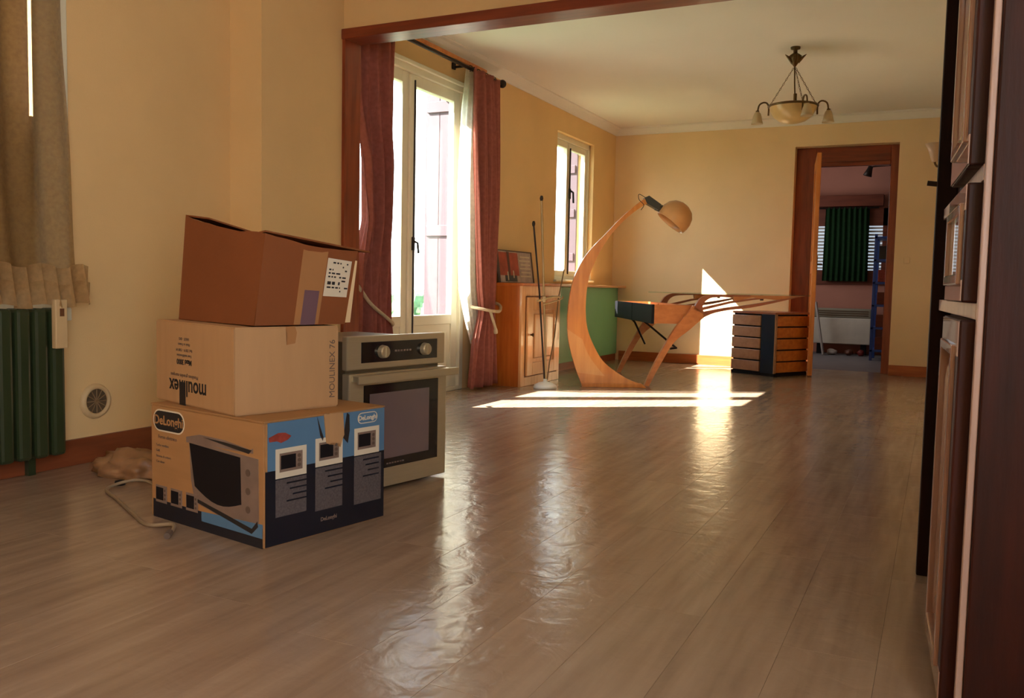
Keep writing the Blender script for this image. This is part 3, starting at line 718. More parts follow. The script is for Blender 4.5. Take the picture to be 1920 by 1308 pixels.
bm = lathe(bmesh.new(), [(0, .02), (.018, .016), (.020, 0), (0, 0)], 12); tag(obj('bottle_cap', bm, M_black, None, True, loc=(-2.745, 2.295, .0)), 'small black cap lying in front of the crumpled film', 'cap')

# ---------------- curtain rod and drapes at the french door
tq = thing('curtain_rod', 'long dark curtain rod with ball finial above the glazed door', 'curtain rod', (-3.1, 5.2, 2.32))
bm = bmesh.new(); tube(bm, [(0, -1.12, 0), (0, .90, 0)], .013, 12); obj('pole', bm, M_iron, tq)
obj('finial', lathe(bmesh.new(), [(0, -.035), (.018, -.03), (.03, -.008), (.032, .006), (.022, .026), (0, .034)], 16, Matrix.Translation((0, .93, 0)) @ Matrix.Rotation(math.pi/2, 4, 'X')), M_iron, tq, True)
for yy in (-1.0, .34):
    bm = bmesh.new(); B(bm, -.10, -.085, yy-.02, yy+.02, -.015, .03, .003); tube(bm, [(-.09, yy, 0), (-.0, yy, 0)], .009, 8); obj('bracket', bm, M_iron, tq)
tag(obj('curtain_batten', box(XL, XL+.035, 4.15, 6.0, 2.375, 2.40, .004), M_pine), 'thin orange wooden batten fixed to the wall above the curtain rod', 'batten')
def drape(name, label, yc, prof, seed, ph, NF=4):
    """prof: list of (z, y0, y1, xamp)"""
    t = thing(name, label, 'curtain', (-3.07, yc, 0))
    zs = [p[0] for p in prof]; y0s = [p[1] for p in prof]; y1s = [p[2] for p in prof]; am = [p[3] for p in prof]
    def f(u, v):
        z = zs[0]+(zs[-1]-zs[0])*v
        a = np.interp(z, zs, y0s); b = np.interp(z, zs, y1s); k = np.interp(z, zs, am)
        fold = math.sin(ph+u*math.pi*2*NF+.5*math.sin(z*2.1+seed)+.6*math.sin(u*9+seed))
        fold += .35*math.sin(u*math.pi*2*11+z*1.3+seed)
        return Vector((k*fold*.8+.008*math.sin(z*3+u*4), a+(b-a)*u-yc, z))
    o = obj('fabric', sheet(bmesh.new(), f, 120, 60), M_drape, t, True)
    mod = o.modifiers.new('thickness', 'SOLIDIFY'); mod.thickness = .003
    bm = bmesh.new(); zt = zs[-1]
    for k in range(7):
        yy = y0s[-1]+(y1s[-1]-y0s[-1])*(k+.5)/7-yc
        M_ = Matrix.Translation((-.03, yy, 2.32)) @ Matrix.Rotation(math.pi/2, 4, 'X')
        ring = [(.02*math.cos(a_), .02*math.sin(a_), 0) for a_ in [2*math.pi*q/14 for q in range(15)]]
        tube(bm, [M_ @ Vector(p) for p in ring], .003, 6)
    obj('ring', bm, M_iron, t)
    return t
dl = drape('drape', 'dusty rose drape hanging left of the tall glazed door', 4.38,
      [(.02, 4.17, 4.66, .055), (.55, 4.18, 4.56, .07), (.85, 4.20, 4.57, .07), (1.15, 4.30, 4.58, .06), (1.5, 4.27, 4.60, .06), (1.8, 4.18, 4.62, .045), (2.32, 4.14, 4.64, .04)], 1.3, .4, 3)
drr = drape('drape', 'dusty rose drape with pale tie-back right of the tall glazed door', 5.88,
      [(.02, 5.58, 6.04, .045), (.35, 5.63, 6.04, .045), (.58, 5.74, 6.02, .035), (.75, 5.70, 6.03, .04), (1.4, 5.65, 6.04, .045), (2.32, 5.58, 6.01, .03)], 2.9, 1.1, 3)
# tie backs
def rope(name, label, pts, par=None):
    bm = bmesh.new(); P = resample(pts, 50); tube(bm, P, .011, 8)
    return obj(name, bm, M_rope, par)
r = rope('tie_back', '', [(-3.18, 4.14, .80), (-3.04, 4.16, .78), (-3.01, 4.28, .66), (-3.00, 4.42, .58), (-3.02, 4.54, .53), (-3.10, 4.60, .52), (-3.18, 4.58, .60)])
tag(r, 'beige rope tie-back slung low around the left drape', 'tie-back')
bm = bmesh.new()
tube(bm, resample([(-3.17, 6.04, .66), (-3.05, 6.045, .63), (-3.0, 5.96, .585), (-2.99, 5.84, .585), (-3.02, 5.73, .60), (-3.12, 5.71, .62), (-3.17, 5.9, .63)], 50), .012, 8)
tube(bm, resample([(-3.0, 5.80, .59), (-2.985, 5.82, .52), (-2.98, 5.85, .46), (-2.985, 5.87, .42)], 16), [.011]*12+[.013, .016, .018, .016], 8)
tag(obj('tie_back', bm, M_rope), 'white cord tie-back with a hanging tail around the right drape', 'tie-back')
# sheer behind the right drape
tsn = thing('sheer_curtain', 'sunlit white sheer curtain tucked behind the right drape', 'curtain', (-3.11, 5.7, 0))
def fs(u, v):
    z = .40+1.93*v
    a = np.interp(z, [.4, .58, .8, 1.5, 2.0, 2.33], [5.70, 5.60, 5.50, 5.46, 5.49, 5.56]); b = 5.80
    return Vector((.010*math.sin(u*26+z*.6), a+(b-a)*u-5.7, z + .12*(1-v)*(u-.5)))
o = obj('net', sheet(bmesh.new(), fs, 60, 30), M_sheer, tsn, True)

# ---------------- oak cabinet, picture, green counter
CX, CY0, CY1, CZ = -2.863, 6.06, 6.815, .80
tcab = thing('oak_cabinet', 'low honey oak cabinet with one panelled door right of the drape', 'cabinet', (CX, CY0, 0))
obj('carcass', box(XL-CX, -.02, .0, CY1-CY0, .0, CZ-.022, .002), M_cabside, tcab)
obj('top', box(XL-CX, .008, -.008, CY1-CY0+.0, CZ-.022, CZ, .004), M_cabside, tcab)
bm = bmesh.new(); B(bm, -.02, 0, 0, .07, 0, CZ-.022, .002); B(bm, -.02, 0, CY1-CY0-.05, CY1-CY0, 0, CZ-.022, .002); B(bm, -.02, 0, .07, CY1-CY0-.05, CZ-.10, CZ-.022, .002); B(bm, -.02, 0, .07, CY1-CY0-.05, 0, .07, .002)
obj('face_frame', bm, M_cab, tcab)
dy0, dy1, dz0, dz1 = .08, CY1-CY0-.055, .08, CZ-.11
bm = bmesh.new(); s_ = .10
B(bm, 0, .02, dy0, dy0+s_, dz0, dz1, .004); B(bm, 0, .02, dy1-s_, dy1, dz0, dz1, .004); B(bm, 0, .02, dy0+s_, dy1-s_, dz1-s_, dz1, .004); B(bm, 0, .02, dy0+s_, dy1-s_, dz0, dz0+s_, .004)
B(bm, 0, .008, dy0+s_, dy1-s_, dz0+s_, dz1-s_); dd = obj('door', bm, M_cab, tcab)
bm = bmesh.new(); B(bm, .006, .019, dy0+s_+.03, dy1-s_-.03, dz0+s_+.03, dz1-s_-.03, .009); obj('raised_panel', bm, M_cab, dd)
bm = lathe(bmesh.new(), [(.006, 0), (.008, .012), (.014, .018), (.012, .026), (0, .03)], 14, Matrix.Translation((.02, dy0+.05, .40)) @ Matrix.Rotation(math.pi/2, 4, 'Y')); obj('knob', bm, M_bronze, dd, True)
# picture leaning on the wall
tp_ = thing('framed_picture', 'small red and grey framed picture leaning on top of the oak cabinet', 'picture', (-3.10, 6.16, CZ))
tilt = Matrix.Rotation(-.14, 4, 'Y')
def pb(x0, x1, y0, y1, z0, z1, m, name, par=tp_): return obj(name, box(x0, x1, y0, y1, z0, z1, 0, tilt), m, par)
cv = pb(-.012, 0, .0, .62, .002, .255, mat('picture_grey', srgb(190, 168, 156), .6, var=.25, scale=14), 'canvas')
pb(0, .0015, .01, .36, .06, .245, mat('picture_red', srgb(176, 76, 56), .6, var=.3, scale=10), 'red_field', cv)
pb(0, .0025, .16, .20, .03, .25, mat('picture_brown', srgb(92, 50, 48), .6), 'dark_band', cv)
pb(0, .003, .10, .31, .012, .06, M_navy, 'dark_shape', cv)
bm = bmesh.new(); B(bm, 0, .004, .14, .155, .02, .09, 0, tilt); B(bm, 0, .004, .245, .26, .04, .10, 0, tilt); obj('pale_mark', bm, M_paper, cv)
bm = bmesh.new()
for j in range(6): B(bm, 0, .002, .38+.02*(j % 2), .59, .05+.032*j, .062+.032*j, 0, tilt)
obj('pale_mark', bm, M_paper, cv)
bm = bmesh.new(); B(bm, -.014, .008, -.006, .0, 0, .262, 0, tilt); B(bm, -.014, .008, .62, .63, 0, .262, 0, tilt); B(bm, -.014, .008, 0, .62, .255, .262, 0, tilt); B(bm, -.014, .008, 0, .62, 0, .004, 0, tilt)
obj('picture_frame', bm, M_inkg, tp_)
# green counter along the wall
tg = thing('green_counter', 'low green painted counter with wooden top below the small window', 'counter', (XL+.002, CY1+.002, 0))
LG = YB-.018-CY1-.002
GX = .075
bm = bmesh.new(); B(bm, 0, GX, 0, LG*.5-.002, .07, .775, .003); obj('green_panel', bm, M_green, tg)
bm = bmesh.new(); B(bm, 0, GX, LG*.5+.002, LG, .07, .775, .003); obj('green_panel', bm, M_green, tg)
obj('plinth', box(0, GX-.01, 0, LG, 0, .07), M_baseY, tg)
obj('worktop', box(0, .165, 0, LG, .777, .80, .004), M_worktop, tg)

# ---------------- stand holding three rods
ts = thing('rod_stand', 'white round base holding three thin brass rods, left of the arc lamp', 'stand', (-2.689, 6.142, 0))
LU = (.417, .213); Fs = frame2d((0, 0, 0), LU)
obj('base', lathe(bmesh.new(), [(0, 0), (.088, 0), (.092, .008), (.084, .026), (.05, .042), (.016, .05), (.014, .07), (0, .07)], 32, Fs), mat('white_enamel', srgb(236, 234, 226), .3), ts, True)
def rod(p, r_, m): return obj('rod', tube(bmesh.new(), [Fs @ Vector((a, b, c)) for a, b, c in p], r_, 8), m, ts)
rod([(.006, 0, .05), (-.024, 0, .68), (-.060, 0, 1.43)], .0085, M_brass)
rod([(-.006, .02, .06), (-.058, .02, .72), (-.114, .02, 1.24)], .007, M_iron)
rod([(.016, .01, .06), (.030, .01, .20), (.064, .01, .40), (.086, .01, .685), (.125, .01, .909)], .005, M_bronze)
for a, c, rr in ((-.060, 1.44, .014), (-.1145, 1.25, .013)):
    obj('cap', lathe(bmesh.new(), [(0, .022), (rr*.7, .018), (rr, 0), (rr*.7, -.018), (0, -.02)], 12, Fs @ Matrix.Translation((a, .02 if c < 1.3 else 0, c))), M_iron, ts, True)
bm = bmesh.new(); tube(bm, [Fs @ Vector(p) for p in [(-.075, -.005, .665), (-.02, -.015, .68), (.04, -.015, .70), (.10, .0, .70)]], .009, 8)
tube(bm, [Fs @ Vector(p) for p in [(-.03, -.015, .64), (.03, -.02, .655), (.11, -.01, .685), (.12, 0, .70)]], .006, 8)
B(bm, -.04, -.008, -.022, .016, .655, .705, .006, Fs); obj('clamp', bm, M_brass, ts)

# ---------------- arc lamp
ta = thing('arc_lamp', 'tall curved wooden arc lamp with amber dome shade', 'lamp', (-2.462, 6.437, 0))
Fa = frame2d((0, 0, 0), LU)
outer = [(-.038, .004), (-.102, .169), (-.153, .354), (-.166, .531), (-.154, .696), (-.126, .839), (-.064, .979), (.010, 1.082), (.111, 1.190), (.217, 1.305), (.323, 1.405), (.418, 1.478)]
inner = [(.464, .004), (.430, .024), (.296, .078), (.139, .186), (.06, .295), (-.006, .446), (-.026, .590), (-.022, .753), (-.002, .875), (.049, 1.004), (.110, 1.118), (.175, 1.212), (.271, 1.316), (.357, 1.386), (.436, 1.436)]
N_ = 60
oo = resample(outer, N_); ii = resample(inner[1:], N_)
bm = bmesh.new(); ribbon(bm, oo, ii, -.035, .035, Fa); 
arm = obj('arm', bm, M_lampw, ta)
bm = bmesh.new(); prism(bm, [(-.040, .001), (.464, .001), (.440, .022), (.43, .03), (-.045, .03)], -.045, .045, Fa); obj('foot', bm, M_lampw, ta)
bm = bmesh.new(); i0 = 3; ribbon(bm, oo[4:17], [tuple(np.array(a)*.45+np.array(b)*.55) for a, b in zip(oo[4:17], ii[4:17])], -.0362, -.0345, Fa); obj('splice', bm, M_lampw2, arm)
obj('joint', prism(bmesh.new(), [(.405, 1.475), (.440, 1.492), (.535, 1.428), (.512, 1.385), (.425, 1.432)], -.04, .04, Fa), M_joint, ta)
bm = bmesh.new(); tube(bm, resample([Fa @ Vector(p) for p in [(.42, -.02, 1.475), (.36, -.05, 1.50), (.36, -.05, 1.46), (.40, -.04, 1.42), (.38, -.04, 1.38)]], 24), .0025, 5); obj('wire', bm, M_iron, ta)
# shade: dome whose rim faces down-left
rimc = Vector((.622, 0, 1.295)); rx_ = Vector((.186, 0, -.150)).normalized(); ax = Vector((.150, 0, .186)).normalized()
Ms = Fa @ Matrix.Translation(rimc) @ Matrix((rx_, Vector((0, 1, 0)), ax)).transposed().to_4x4()
prof = [(.124, -.01), (.132, .03), (.130, .07), (.115, .115), (.085, .150), (.045, .170), (0, .176), (0, .168), (.043, .162), (.08, .143), (.108, .110), (.122, .068), (.124, .03), (.118, -.01), (.124, -.01)]
obj('shade', lathe(bmesh.new(), prof, 36, Ms), M_shade, ta, True)
bm = lathe(bmesh.new(), [(0, .03), (.018, .035), (.03, .06), (.028, .085), (.014, .11), (.012, .165), (0, .165)], 16, Ms); obj('bulb', bm, M_frost, ta, True)
bm = bmesh.new(); tube(bm, [Fa @ Vector(p) for p in [(.50, 0, 1.415), (.56, 0, 1.39)]], .03, 12); obj('neck', bm, M_joint, ta)

# ---------------- desk with curved wooden legs and glass top
Nf = Vector((-2.06, 6.78, 0)); Ud = Vector((.86, .51, 0)).normalized(); Vd = Vector((-.51, .86, 0)).normalized()
td = thing('glass_desk', 'glass-topped desk on slanted curved wooden legs behind the arc lamp', 'desk', Nf)
Fd = frame2d((0, 0, 0), Ud)
def legframe(d0, far):
    sh_ = 0 if not far else .0
    # main leg
    bm = bmesh.new()
    o_ = resample([(-.045, .0), (.03, .17), (.105, .315), (.20, .475), (.30, .595), (.335, .65)], 24)
    i_ = resample([(-.005, .0), (.07, .15), (.183, .345), (.31, .455), (.40, .535), (.45, .575)], 24)
    ribbon(bm, o_, i_, d0-.02, d0+.02, Fd)
    obj('leg', bm, M_desk, td)
    # curl up to the glass
    bm = bmesh.new()
    o_ = resample([(.335, .62), (.355, .655), (.39, .705), (.45, .735), (.54, .740), (.66, .740), (.80, .740)], 30)
    i_ = resample([(.43, .58), (.410, .635), (.428, .68), (.475, .712), (.55, .722), (.66, .727), (.80, .730)], 30)
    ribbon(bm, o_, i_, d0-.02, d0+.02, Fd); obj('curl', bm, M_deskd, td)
    # long tapering arm to the right end
    bm = bmesh.new()
    o_ = resample([(.42, .60), (.50, .617), (.62, .640), (.80, .665), (1.0, .700), (1.20, .7405)], 24)
    i_ = resample([(.42, .555), (.50, .590), (.62, .617), (.80, .640), (1.0, .683), (1.20, .733)], 24)
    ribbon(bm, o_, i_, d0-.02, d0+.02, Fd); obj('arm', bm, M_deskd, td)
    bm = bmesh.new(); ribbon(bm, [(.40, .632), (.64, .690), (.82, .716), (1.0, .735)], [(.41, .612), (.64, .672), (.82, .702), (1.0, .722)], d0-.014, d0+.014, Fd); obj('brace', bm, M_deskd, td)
    # triangular gusset
    bm = prism(bmesh.new(), [(.66, .740), (1.25, .740), (1.02, .706), (.82, .722), (.67, .690)], d0-.016, d0+.016, Fd); obj('gusset', bm, M_desk, td)
legframe(0, False); legframe(1.10, True)
GLP = [(.26, -.06), (1.28, -.06), (1.28, 1.2), (.26, 1.2)]
bm = bmesh.new(); B(bm, .26, 1.28, -.06, 1.2, .741, .749, .002, Fd); obj('glass_top', bm, M_tglass, td)
# drawer unit slung under the left end
bm = bmesh.new(); B(bm, .03, .34, 0.02, 1.06, .50, .515, 0, Fd); B(bm, .03, .34, .02, .04, .515, .65, .002, Fd); B(bm, .33, .34, .04, 1.5, .515, .65, 0, Fd); B(bm, .03, .34, 1.06, 1.5, .50, .515, 0, Fd); B(bm, .03, .34, 1.48, 1.5, .515, .65, 0, Fd); B(bm, .05, .33, .04, 1.48, .600, .606, 0, Fd)
B(bm, .03, .05, .04, 1.48, .515, .60, 0, Fd)
obj('drawer_box', bm, M_desk, td)
for a, b in ((.02, .745), (.755, 1.50)):
    obj('drawer_front', box(.008, .03, a, b, .497, .652, .003, Fd), M_black, td)
bm = bmesh.new()
o1 = Fd @ Vector((.12, 1.02, .50)); 
tube(bm, [Fd @ Vector((.06, .98, .50)), Fd @ Vector((.09, .98, .47)), Fd @ Vector((.20, 1.02, .27))], .009, 8)
tube(bm, [Fd @ Vector((.10, .72, .50)), Fd @ Vector((.14, .72, .47)), Fd @ Vector((.24, .10, .30)), Fd @ Vector((.17, .02, .30))], .009, 8)
obj('strut', bm, M_iron, td)
for a, b in ((.9, .2), (.9, .9)):
    obj('glass_stud', lathe(bmesh.new(), [(0, .741), (.014, .741), (.014, .70), (0, .70)], 12, Fd @ Matrix.Translation((a, b-.2 if b < .5 else 1.1, 0))), M_iron, td)

# ---------------- drawer pedestal
PM = Vector((-1.316, 8.141, 0)); pr_ = Vector((.233, .41, 0)).normalized(); pl_ = Vector((-.41, .233, 0)).normalized()
tpd = thing('drawer_pedestal', 'low wooden drawer block with navy corner panel below the desk end', 'drawer unit', PM)
Fp = frame2d((0, 0, 0), pr_)      # x along right face, y along left (away)
WPr, WPl, HP = .47, .50, .585
obj('carcass', box(.012, WPr, .012, WPl-.012, .03, HP-.02, 0, Fp), M_black, tpd)
obj('plinth', box(.0, WPr+.0, .0, WPl, .0, .032, .002, Fp), M_black, tpd)
obj('top', box(-.004, WPr+.004, -.004, WPl, HP-.02, HP, .003, Fp), M_deskd, tpd)
obj('corner_panel', box(-.004, .012, .006, .155, .03, HP-.02, .002, Fp), M_pnavy, tpd)
obj('edge_post', box(-.003, .022, -.006, .006, .03, HP-.02, .002, Fp), M_pedL, tpd)
dh = (HP-.06)/5
for k in range(5):
    z0 = .038+k*dh
    obj('drawer_front', box(-.008, .012, .165, WPl-.004, z0, z0+dh-.012, .004, Fp), M_pedL, tpd)
for k in range(5):
    z0 = .038+k*dh
    obj('drawer_front', box(.028, WPr-.004, -.010, .010, z0, z0+dh-.012, .004, Fp), M_pedR, tpd)

# ---------------- chandelier
tl = thing('chandelier', 'bronze chandelier with amber glass bowl and three small shades', 'ceiling light', (-.986, 6.45, ZC))
obj('ceiling_rose', lathe(bmesh.new(), [(0, 0), (.034, 0), (.032, -.014), (.014, -.02), (.014, -.04), (.030, -.05), (.045, -.062), (.036, -.085), (.020, -.115), (.006, -.135), (0, -.14)], 20), M_bronze, tl, True)
bm = bmesh.new()
for k in range(5):
    a = 2*math.pi*k/5
    tube(bm, [(.02*math.cos(a), .02*math.sin(a), -.105), (.055*math.cos(a), .055*math.sin(a), -.07), (.075*math.cos(a), .075*math.sin(a), -.055)], [.012, .008, .002], 6)
obj('leaf_ornament', bm, M_bronze, tl)
RR = .165; zr = -.405
ring = [(RR*math.cos(2*math.pi*k/40), RR*math.sin(2*math.pi*k/40), zr) for k in range(41)]
obj('ring', tube(bmesh.new(), ring, .008, 8), M_bronze, tl)
cam_dir = math.atan2(-6.45, .986)   # towards the camera
angs = [cam_dir+math.radians(d) for d in (-95, 22, 100)]
for a in angs:
    c_, s__ = math.cos(a), math.sin(a)
    # chain
    bm = bmesh.new(); n = 16; p0 = Vector((.006*c_, .006*s__, -.14)); p1 = Vector((RR*c_, RR*s__, zr+.0))
    for k in range(n):
        q0 = p0.lerp(p1, k/n); q1 = p0.lerp(p1, (k+1.15)/n); d = (q1-q0).normalized(); sd = Vector((-s__, c_, 0)) if k % 2 else d.cross(Vector((-s__, c_, 0)))
        loop = [(q0+q1)/2 + d*((q1-q0).length/2)*math.cos(w) + sd*.0045*math.sin(w) for w in [2*math.pi*j/8 for j in range(9)]]
        tube(bm, loop, .0016, 4, False)
    obj('chain', bm, M_bronze, tl)
    bm = bmesh.new(); hook = [(RR, -.46), (RR, -.40), (RR+.015, -.372), (RR+.04, -.368), (RR+.065, -.385), (RR+.075, -.43)]
    tube(bm, resample([(r0*c_, r0*s__, z0) for r0, z0 in hook], 20), .006, 8)
    ar = obj('arm', bm, M_bronze, tl)
    Mt = Matrix.Translation(((RR+.075)*c_, (RR+.075)*s__, -.43))
    obj('lamp_shade', lathe(bmesh.new(), [(.012, 0), (.022, -.012), (.030, -.035), (.034, -.06), (.042, -.085), (.040, -.085), (.031, -.06), (.027, -.035), (.019, -.014), (.010, -.004)], 18, Mt), M_frost, ar, True)
    obj('socket', lathe(bmesh.new(), [(0, .01), (.012, .008), (.014, -.012), (0, -.016)], 12, Mt), M_bronze, ar, True)
bm = bmesh.new(); tube(bm, resample([(0, 0, -.13), (.004, -.002, -.25), (.012, -.006, -.36)], 12), .005, 8); tube(bm, [(.012, -.006, -.32), (.012, -.006, -.42)], .012, 10); obj('stem', bm, M_bronze, tl)
obj('bowl', lathe(bmesh.new(), [(.160, -.405), (.156, -.43), (.13, -.475), (.09, -.505), (.04, -.52), (0, -.523), (0, -.517), (.04, -.514), (.088, -.499), (.126, -.470), (.150, -.428), (.153, -.405)], 36), M_bowl, tl, True)

# ---------------- dark red cabinet on the right (front slightly turned)
TC = thing('tall_dark_cabinet', 'tall dark red varnished cabinet with moulded doors at the right edge', 'cabinet', (.144, 0, 0), math.atan(.0645))
# local: y along the front (away from camera), x = 0 front plane of the doors
YD0, YD1 = 1.765, 2.13; YE = 2.68; thd = .040
obj('carcass', box(thd+.016, .60, 1.735, YE, .04, ZC-.06, .002), M_dark, TC)
obj('plinth', box(thd+.03, .60, 1.75, YE, 0, .04), M_darkedge, TC)
obj('side_panel', box(.039, .60, 1.712, 1.735, .0, ZC-.06, .003), M_dark, TC)
obj('lit_edge_strip', box(.027, .0385, 1.722, 1.742, .0, ZC-.06, .002), M_pale, TC)  # added strip, its pale colour stands for the lit gap edge
obj('end_post', box(.006, thd+.016, YE-.03, YE, .0, ZC-.06, .003), M_darkedge, TC)
def arch(y0, y1, z0, z1, rise, n=10, top=True):
    pts = [(y0, z0), (y1, z0), (y1, z1-rise)]
    for k in range(1, n): 
        s = k/n; pts.append((y1+(y0-y1)*s, z1-rise+rise*math.sin(math.pi*s)))
    pts.append((y0, z1-rise)); return pts
Mc = Matrix(((0, 1, 0, 0), (1, 0, 0, 0), (0, 0, 1, 0), (0, 0, 0, 1)))  # prism (x->y, y->x)
def cab_door(y0, y1, z0, z1, name, arched=True, st=.055):
    bm = bmesh.new(); x0, x1 = .004, thd
    B(bm, x0, x1, y0, y0+st, z0, z1, .004); B(bm, x0, x1, y1-st, y1, z0, z1, .004)
    B(bm, x0, x1, y0+st, y1-st, z0, z0+st, .004); B(bm, x0+.0, x1, y0+st, y1-st, z1-st*1.2, z1, .004)
    B(bm, x0+.016, x1-.004, y0+st, y1-st, z0+st, z1-st)
    o = obj(name, bm, M_dark, TC); obj('front_face', box(x0-.0015, x0+.0005, y0+.003, y1-.003, z0+.003, z0+st), M_front, o); obj('front_face', box(x0-.0015, x0+.0005, y0+.003, y1-.003, z1-st*1.2, z1-.003), M_front, o)
    bm = bmesh.new()
    # moulding ring around the field
    pin = .012
    if arched and (z1-z0) > .4:
        prism(bm, arch(y0+st+.03, y1-st-.03, z0+st+.03, z1-st-.035, .035), .006, .022, Mc)
    else:
        prism(bm, [(y0+st+.02, z0+st*.7+.012), (y1-st-.02, z0+st*.7+.012), (y1-st-.02, z1-st*.7-.015), (y0+st+.02, z1-st*.7-.015)], .004, .022, Mc)
    obj('raised_panel', bm, M_front, o)
    bm = bmesh.new()
    for a, b, c, d in ((y0+st-.008, y0+st+.012, z0+st-.008, z1-st+.008), (y1-st-.012, y1-st+.008, z0+st-.008, z1-st+.008)): B(bm, -.004, .02, a, b, c, d, .003)
    B(bm, -.004, .02, y0+st+.012, y1-st-.012, z0+st-.008, z0+st+.012, .003); B(bm, -.004, .02, y0+st+.012, y1-st-.012, z1-st-.012, z1-st+.008, .003)
    obj('moulding', bm, M_front, o)
    return o
def row(y0, y1):
    cab_door(y0, y1, 1.008, 2.36, 'upper_door')
    dw = cab_door(y0, y1, .766, .978, 'drawer', False, .04)
    cab_door(y0, y1, .03, .735, 'lower_door')
row(YD0, YD1)
for zz in (.7365, .979): obj('rail', box(.026, .052, 1.743, YE-.031, zz, zz+.0285, .001), M_pale, TC)  # rails coloured pale for the light on the carcass front
bm = bmesh.new(); tube(bm, [(.02, YE-.015, 1.075), (-.018, YE-.015, 1.08)], .007, 8); obj('handle', bm, M_iron, TC)

# ---------------- wall sconce on the right wall of the far room
tsn = thing('wall_sconce', 'wall sconce with flared frosted shade partly hidden by the dark cabinet', 'wall light', (.13, 6.2, 1.60))
bm = lathe(bmesh.new(), [(0, .0), (.045, 0), (.04, .015), (0, .02)], 18, Matrix.Rotation(-math.pi/2, 4, 'Y')); obj('back_plate', bm, M_bronze, tsn, True)
obj('arm', tube(bmesh.new(), resample([(-.015, 0, 0), (-.07, 0, -.03), (-.18, 0, -.02), (-.20, 0, .01)], 16), .007, 8), M_bronze, tsn)
obj('lamp_shade', lathe(bmesh.new(), [(.015, .0), (.025, .02), (.035, .06), (.062, .115), (.059, .115), (.032, .06), (.021, .02), (.011, .004)], 22, Matrix.Translation((-.20, 0, .01))), mat('pinkish_frosted_glass', srgb(208, 172, 138), .4, trans=.3), tsn, True)
tag(obj('switch_plate', box(-.32, -.27, YB-.008, YB, 1.06, 1.12, .003), M_wall), 'small cream switch plate on the wall right of the back doorway', 'switch')

# ================================================================ ROOM BEHIND THE DOORWAY
YW = 12.0
w3 = sempty('window_3')
obj('pane', box(-1.50, -.68, YW-.012, YW-.006, 1.06, 1.62), mat('glowing_pane', srgb(206, 222, 236), .5, emit=.7), w3)  # pane glows by itself in place of daylight from behind
bm = bmesh.new(); B(bm, -1.54, -1.50, YW-.03, YW, .90, 1.84); B(bm, -.68, -.62, YW-.03, YW, .90, 1.84); B(bm, -1.54, -.62, YW-.03, YW, .88, 1.06); B(bm, -1.54, -.62, YW-.03, YW, 1.62, 1.86); obj('frame', bm, M_brownr, w3)
for k in range(13):
    z = 1.075+k*.042
    obj('blind_slat', box(-1.50, -.68, YW-.026, YW-.018, z, z+.024, 0), M_slat, w3)
tag(obj('valance_board', box(-1.62, -.68, YW-.14, YW-.035, 1.86, 2.0, .004), M_brownr), 'brown wooden board above the dark green curtain in the back room', 'valance')
tgc = thing('green_curtain', 'dark green curtain over the middle of the back room window', 'curtain', (-1.09, YW-.10, 0))
def fg(u, v):
    z = .92+.93*v; return Vector((-.27+.52*u+.0*v+(.02*(u-.5))*(1-v), .018*math.sin(u*52+.5*math.sin(z*4)), z))
obj('fabric', sheet(bmesh.new(), fg, 120, 10), M_gcurt, tgc, True)
obj('rod', tube(bmesh.new(), [(-.36, 0, 1.84), (.36, 0, 1.84)], .01, 8), M_iron, tgc)
th_ = thing('storage_heater', 'white storage heater with grey top grille below the back room window', 'heater', (-1.08, YW-.28, 0))
obj('body', box(-.345, .33, 0, .20, .13, .46, .01), M_hwhite, th_)
bm = box(-.345, .33, -.004, .20, .46, .575, .01); h2 = obj('top_panel', bm, M_hgrey, th_)
bm = bmesh.new()
for k in range(3): B(bm, -.31, .30, -.008, -.002, .485+.026*k, .497+.026*k)
obj('grille_slat', bm, M_grille, h2)
bm = bmesh.new(); B(bm, -.30, -.24, .03, .17, 0, .13); B(bm, .22, .28, .03, .17, 0, .13); obj('foot', bm, M_black, th_)
for (x_, c, w_, nm, lb) in ((-1.18, M_slat, .12, 'grey_bundle', 'small grey bundle on the floor under the heater, left one'), (-.98, mat('brown_shoe', srgb(104, 58, 40), .5), .10, 'brown_bundle', 'small brown bundle on the floor under the heater'), (-.84, mat('red_bundle', srgb(120, 36, 34), .5), .08, 'red_bundle', 'small dark red bundle on the floor under the heater, right one')):
    bm = bmesh.new(); bmesh.ops.create_icosphere(bm, subdivisions=3, radius=1)
    for v in bm.verts:
        d = v.co*(1+.25*noise.noise(v.co*2+Vector((x_*9, 0, 0)))); v.co = Vector((d.x*w_*.5, d.y*.05, max(0, d.z*.04+.035)))
    tag(obj(nm, bm, c, None, True, loc=(x_, YW-.40, 0)), lb, 'bundle')
bd = tag(obj('leaning_board', box(-.01, .01, 0, .10, 0, .66, .002), M_slat, loc=(-1.27, 11.45, .002)), 'thin pale board leaning left of the storage heater', 'board'); bd.rotation_euler = (0, -.17, 0)
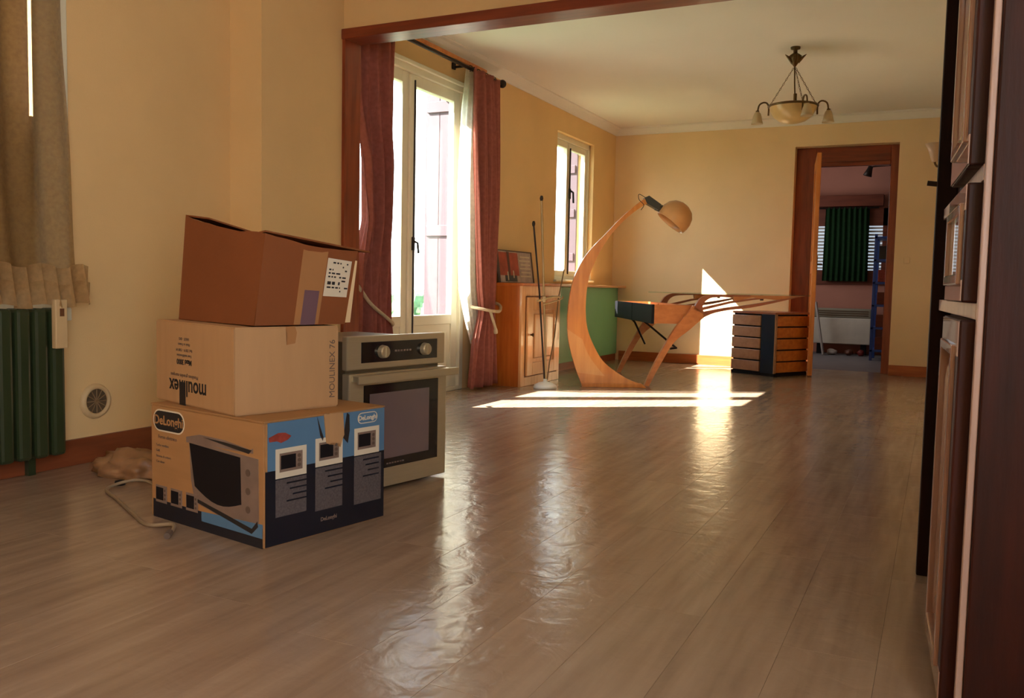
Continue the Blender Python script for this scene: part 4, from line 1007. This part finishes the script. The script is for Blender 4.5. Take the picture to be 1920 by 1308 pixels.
# blue shelving on the right with dark clothes above
tbs = thing('blue_shelf', 'narrow blue shelf unit at the right of the back room', 'shelf', (-.70, 10.9, 0))
obj('upright', box(0, .03, 0, .03, 0, 1.45, .002), M_blue, tbs)
obj('upright', box(.0, .03, .45, .48, 0, 1.45, .002), M_blue, tbs)
for k in range(6): obj('shelf_board', box(.0, .35, 0, .48, .10+.26*k, .125+.26*k, .002), M_blue, tbs)
rnd = random.Random(11)
for k in range(5):
    for j in range(2):
        hgt = rnd.uniform(.10, .19); c = rnd.choice([M_ink, M_red, M_slat, M_navy, M_brownr])
        tag(obj('storage_box', box(.0, .11, 0, .18, 0, hgt, .004), c, loc=(-.70+.05+.14*j, 10.95, .1255+.26*k)),
            'small box on the blue shelf, shelf %s from the floor, %s side' % (['lowest', 'second', 'third', 'fourth', 'fifth'][k], ['left', 'right'][j]), 'box', 'boxes on the blue shelf')
tsp = thing('spotlight', 'small black spotlight near the ceiling of the back room', 'lamp', (-.80, 11.0, 2.19))
obj('head', lathe(bmesh.new(), [(0, .05), (.025, .045), (.032, .0), (.05, -.07), (.046, -.07), (.028, 0), (0, .02)], 16, Matrix.Rotation(.3, 4, 'Y')), M_iron, tsp, True)
obj('arm', tube(bmesh.new(), [(0, 0, .03), (.06, 0, .04), (.22, 0, .04), (.22, 0, .41)], .008, 8), M_iron, tsp)
twd = thing('dark_wardrobe', 'dark brown wardrobe panel along the right of the back room', 'wardrobe', (-.60, 11.45, 0))
obj('side', box(0, .45, 0, .53, 0, 2.36, .004), M_dark, twd)
obj('cornice', box(-.02, .46, -.02, .53, 2.36, 2.42, .004), M_dark, twd)

# ================================================================ OUTSIDE
struct('ground', box(-90, XO-.05, -30, 90, -3.2, -3.0), M_grass)
def tree(x, y, h, r_, seed, label):
    t = thing('garden_tree', label, 'tree', (x, y, -3.0))
    obj('trunk', tube(bmesh.new(), [(0, 0, 0), (.05, .03, h*.4), (0, 0, h*.65)], [.16, .12, .06], 8), M_bark, t)
    rnd = random.Random(seed); bm = bmesh.new()
    for k in range(9):
        c = Vector((rnd.uniform(-.55, .55)*r_, rnd.uniform(-.55, .55)*r_, h*.62+rnd.uniform(-.35, .3)*h*.5)); q = r_*rnd.uniform(.4, .62)
        r2 = bmesh.ops.create_icosphere(bm, subdivisions=3, radius=q)
        for v in r2['verts']:
            n_ = noise.noise(v.co*3+Vector((seed, k, 0)))*.35+noise.noise(v.co*8)*.18; v.co = v.co*(1+n_)+c
    obj('foliage', bm, M_leaf, t); return t
specs = [(-19.5, 24, 3.7, 1.2, 'leftmost green tree seen through the tall glazed door'), (-17.3, 27.5, 3.6, 1.2, 'round green tree beyond the left pane of the tall door'), (-15.2, 25, 3.7, 1.2, 'green tree beyond the meeting stile of the tall door'), (-13.0, 23, 3.5, 1.15, 'green tree seen beside the shutter edge'), (-23, 28, 3.9, 1.3, 'far green tree left of the garden trees')]
for i, (x_, y_, h_, r_, lb) in enumerate(specs): tree(x_, y_, h_, r_, i+3, lb)
th2 = thing('neighbour_house', 'small pale house with blue-grey roof beyond the garden trees', 'house', (-15.4, 20.5, -3.0), .6)
obj('wall', box(-1.6, 1.6, -1, 1, 0, 2.1), M_facade, th2)
obj('roof', prism(bmesh.new(), [(-1.8, 2.05), (1.8, 2.05), (0, 2.9)], -1.15, 1.15), M_roof, th2)
obj('window', box(-.4, .1, -1.02, -.99, .9, 1.6), M_oglass, th2)
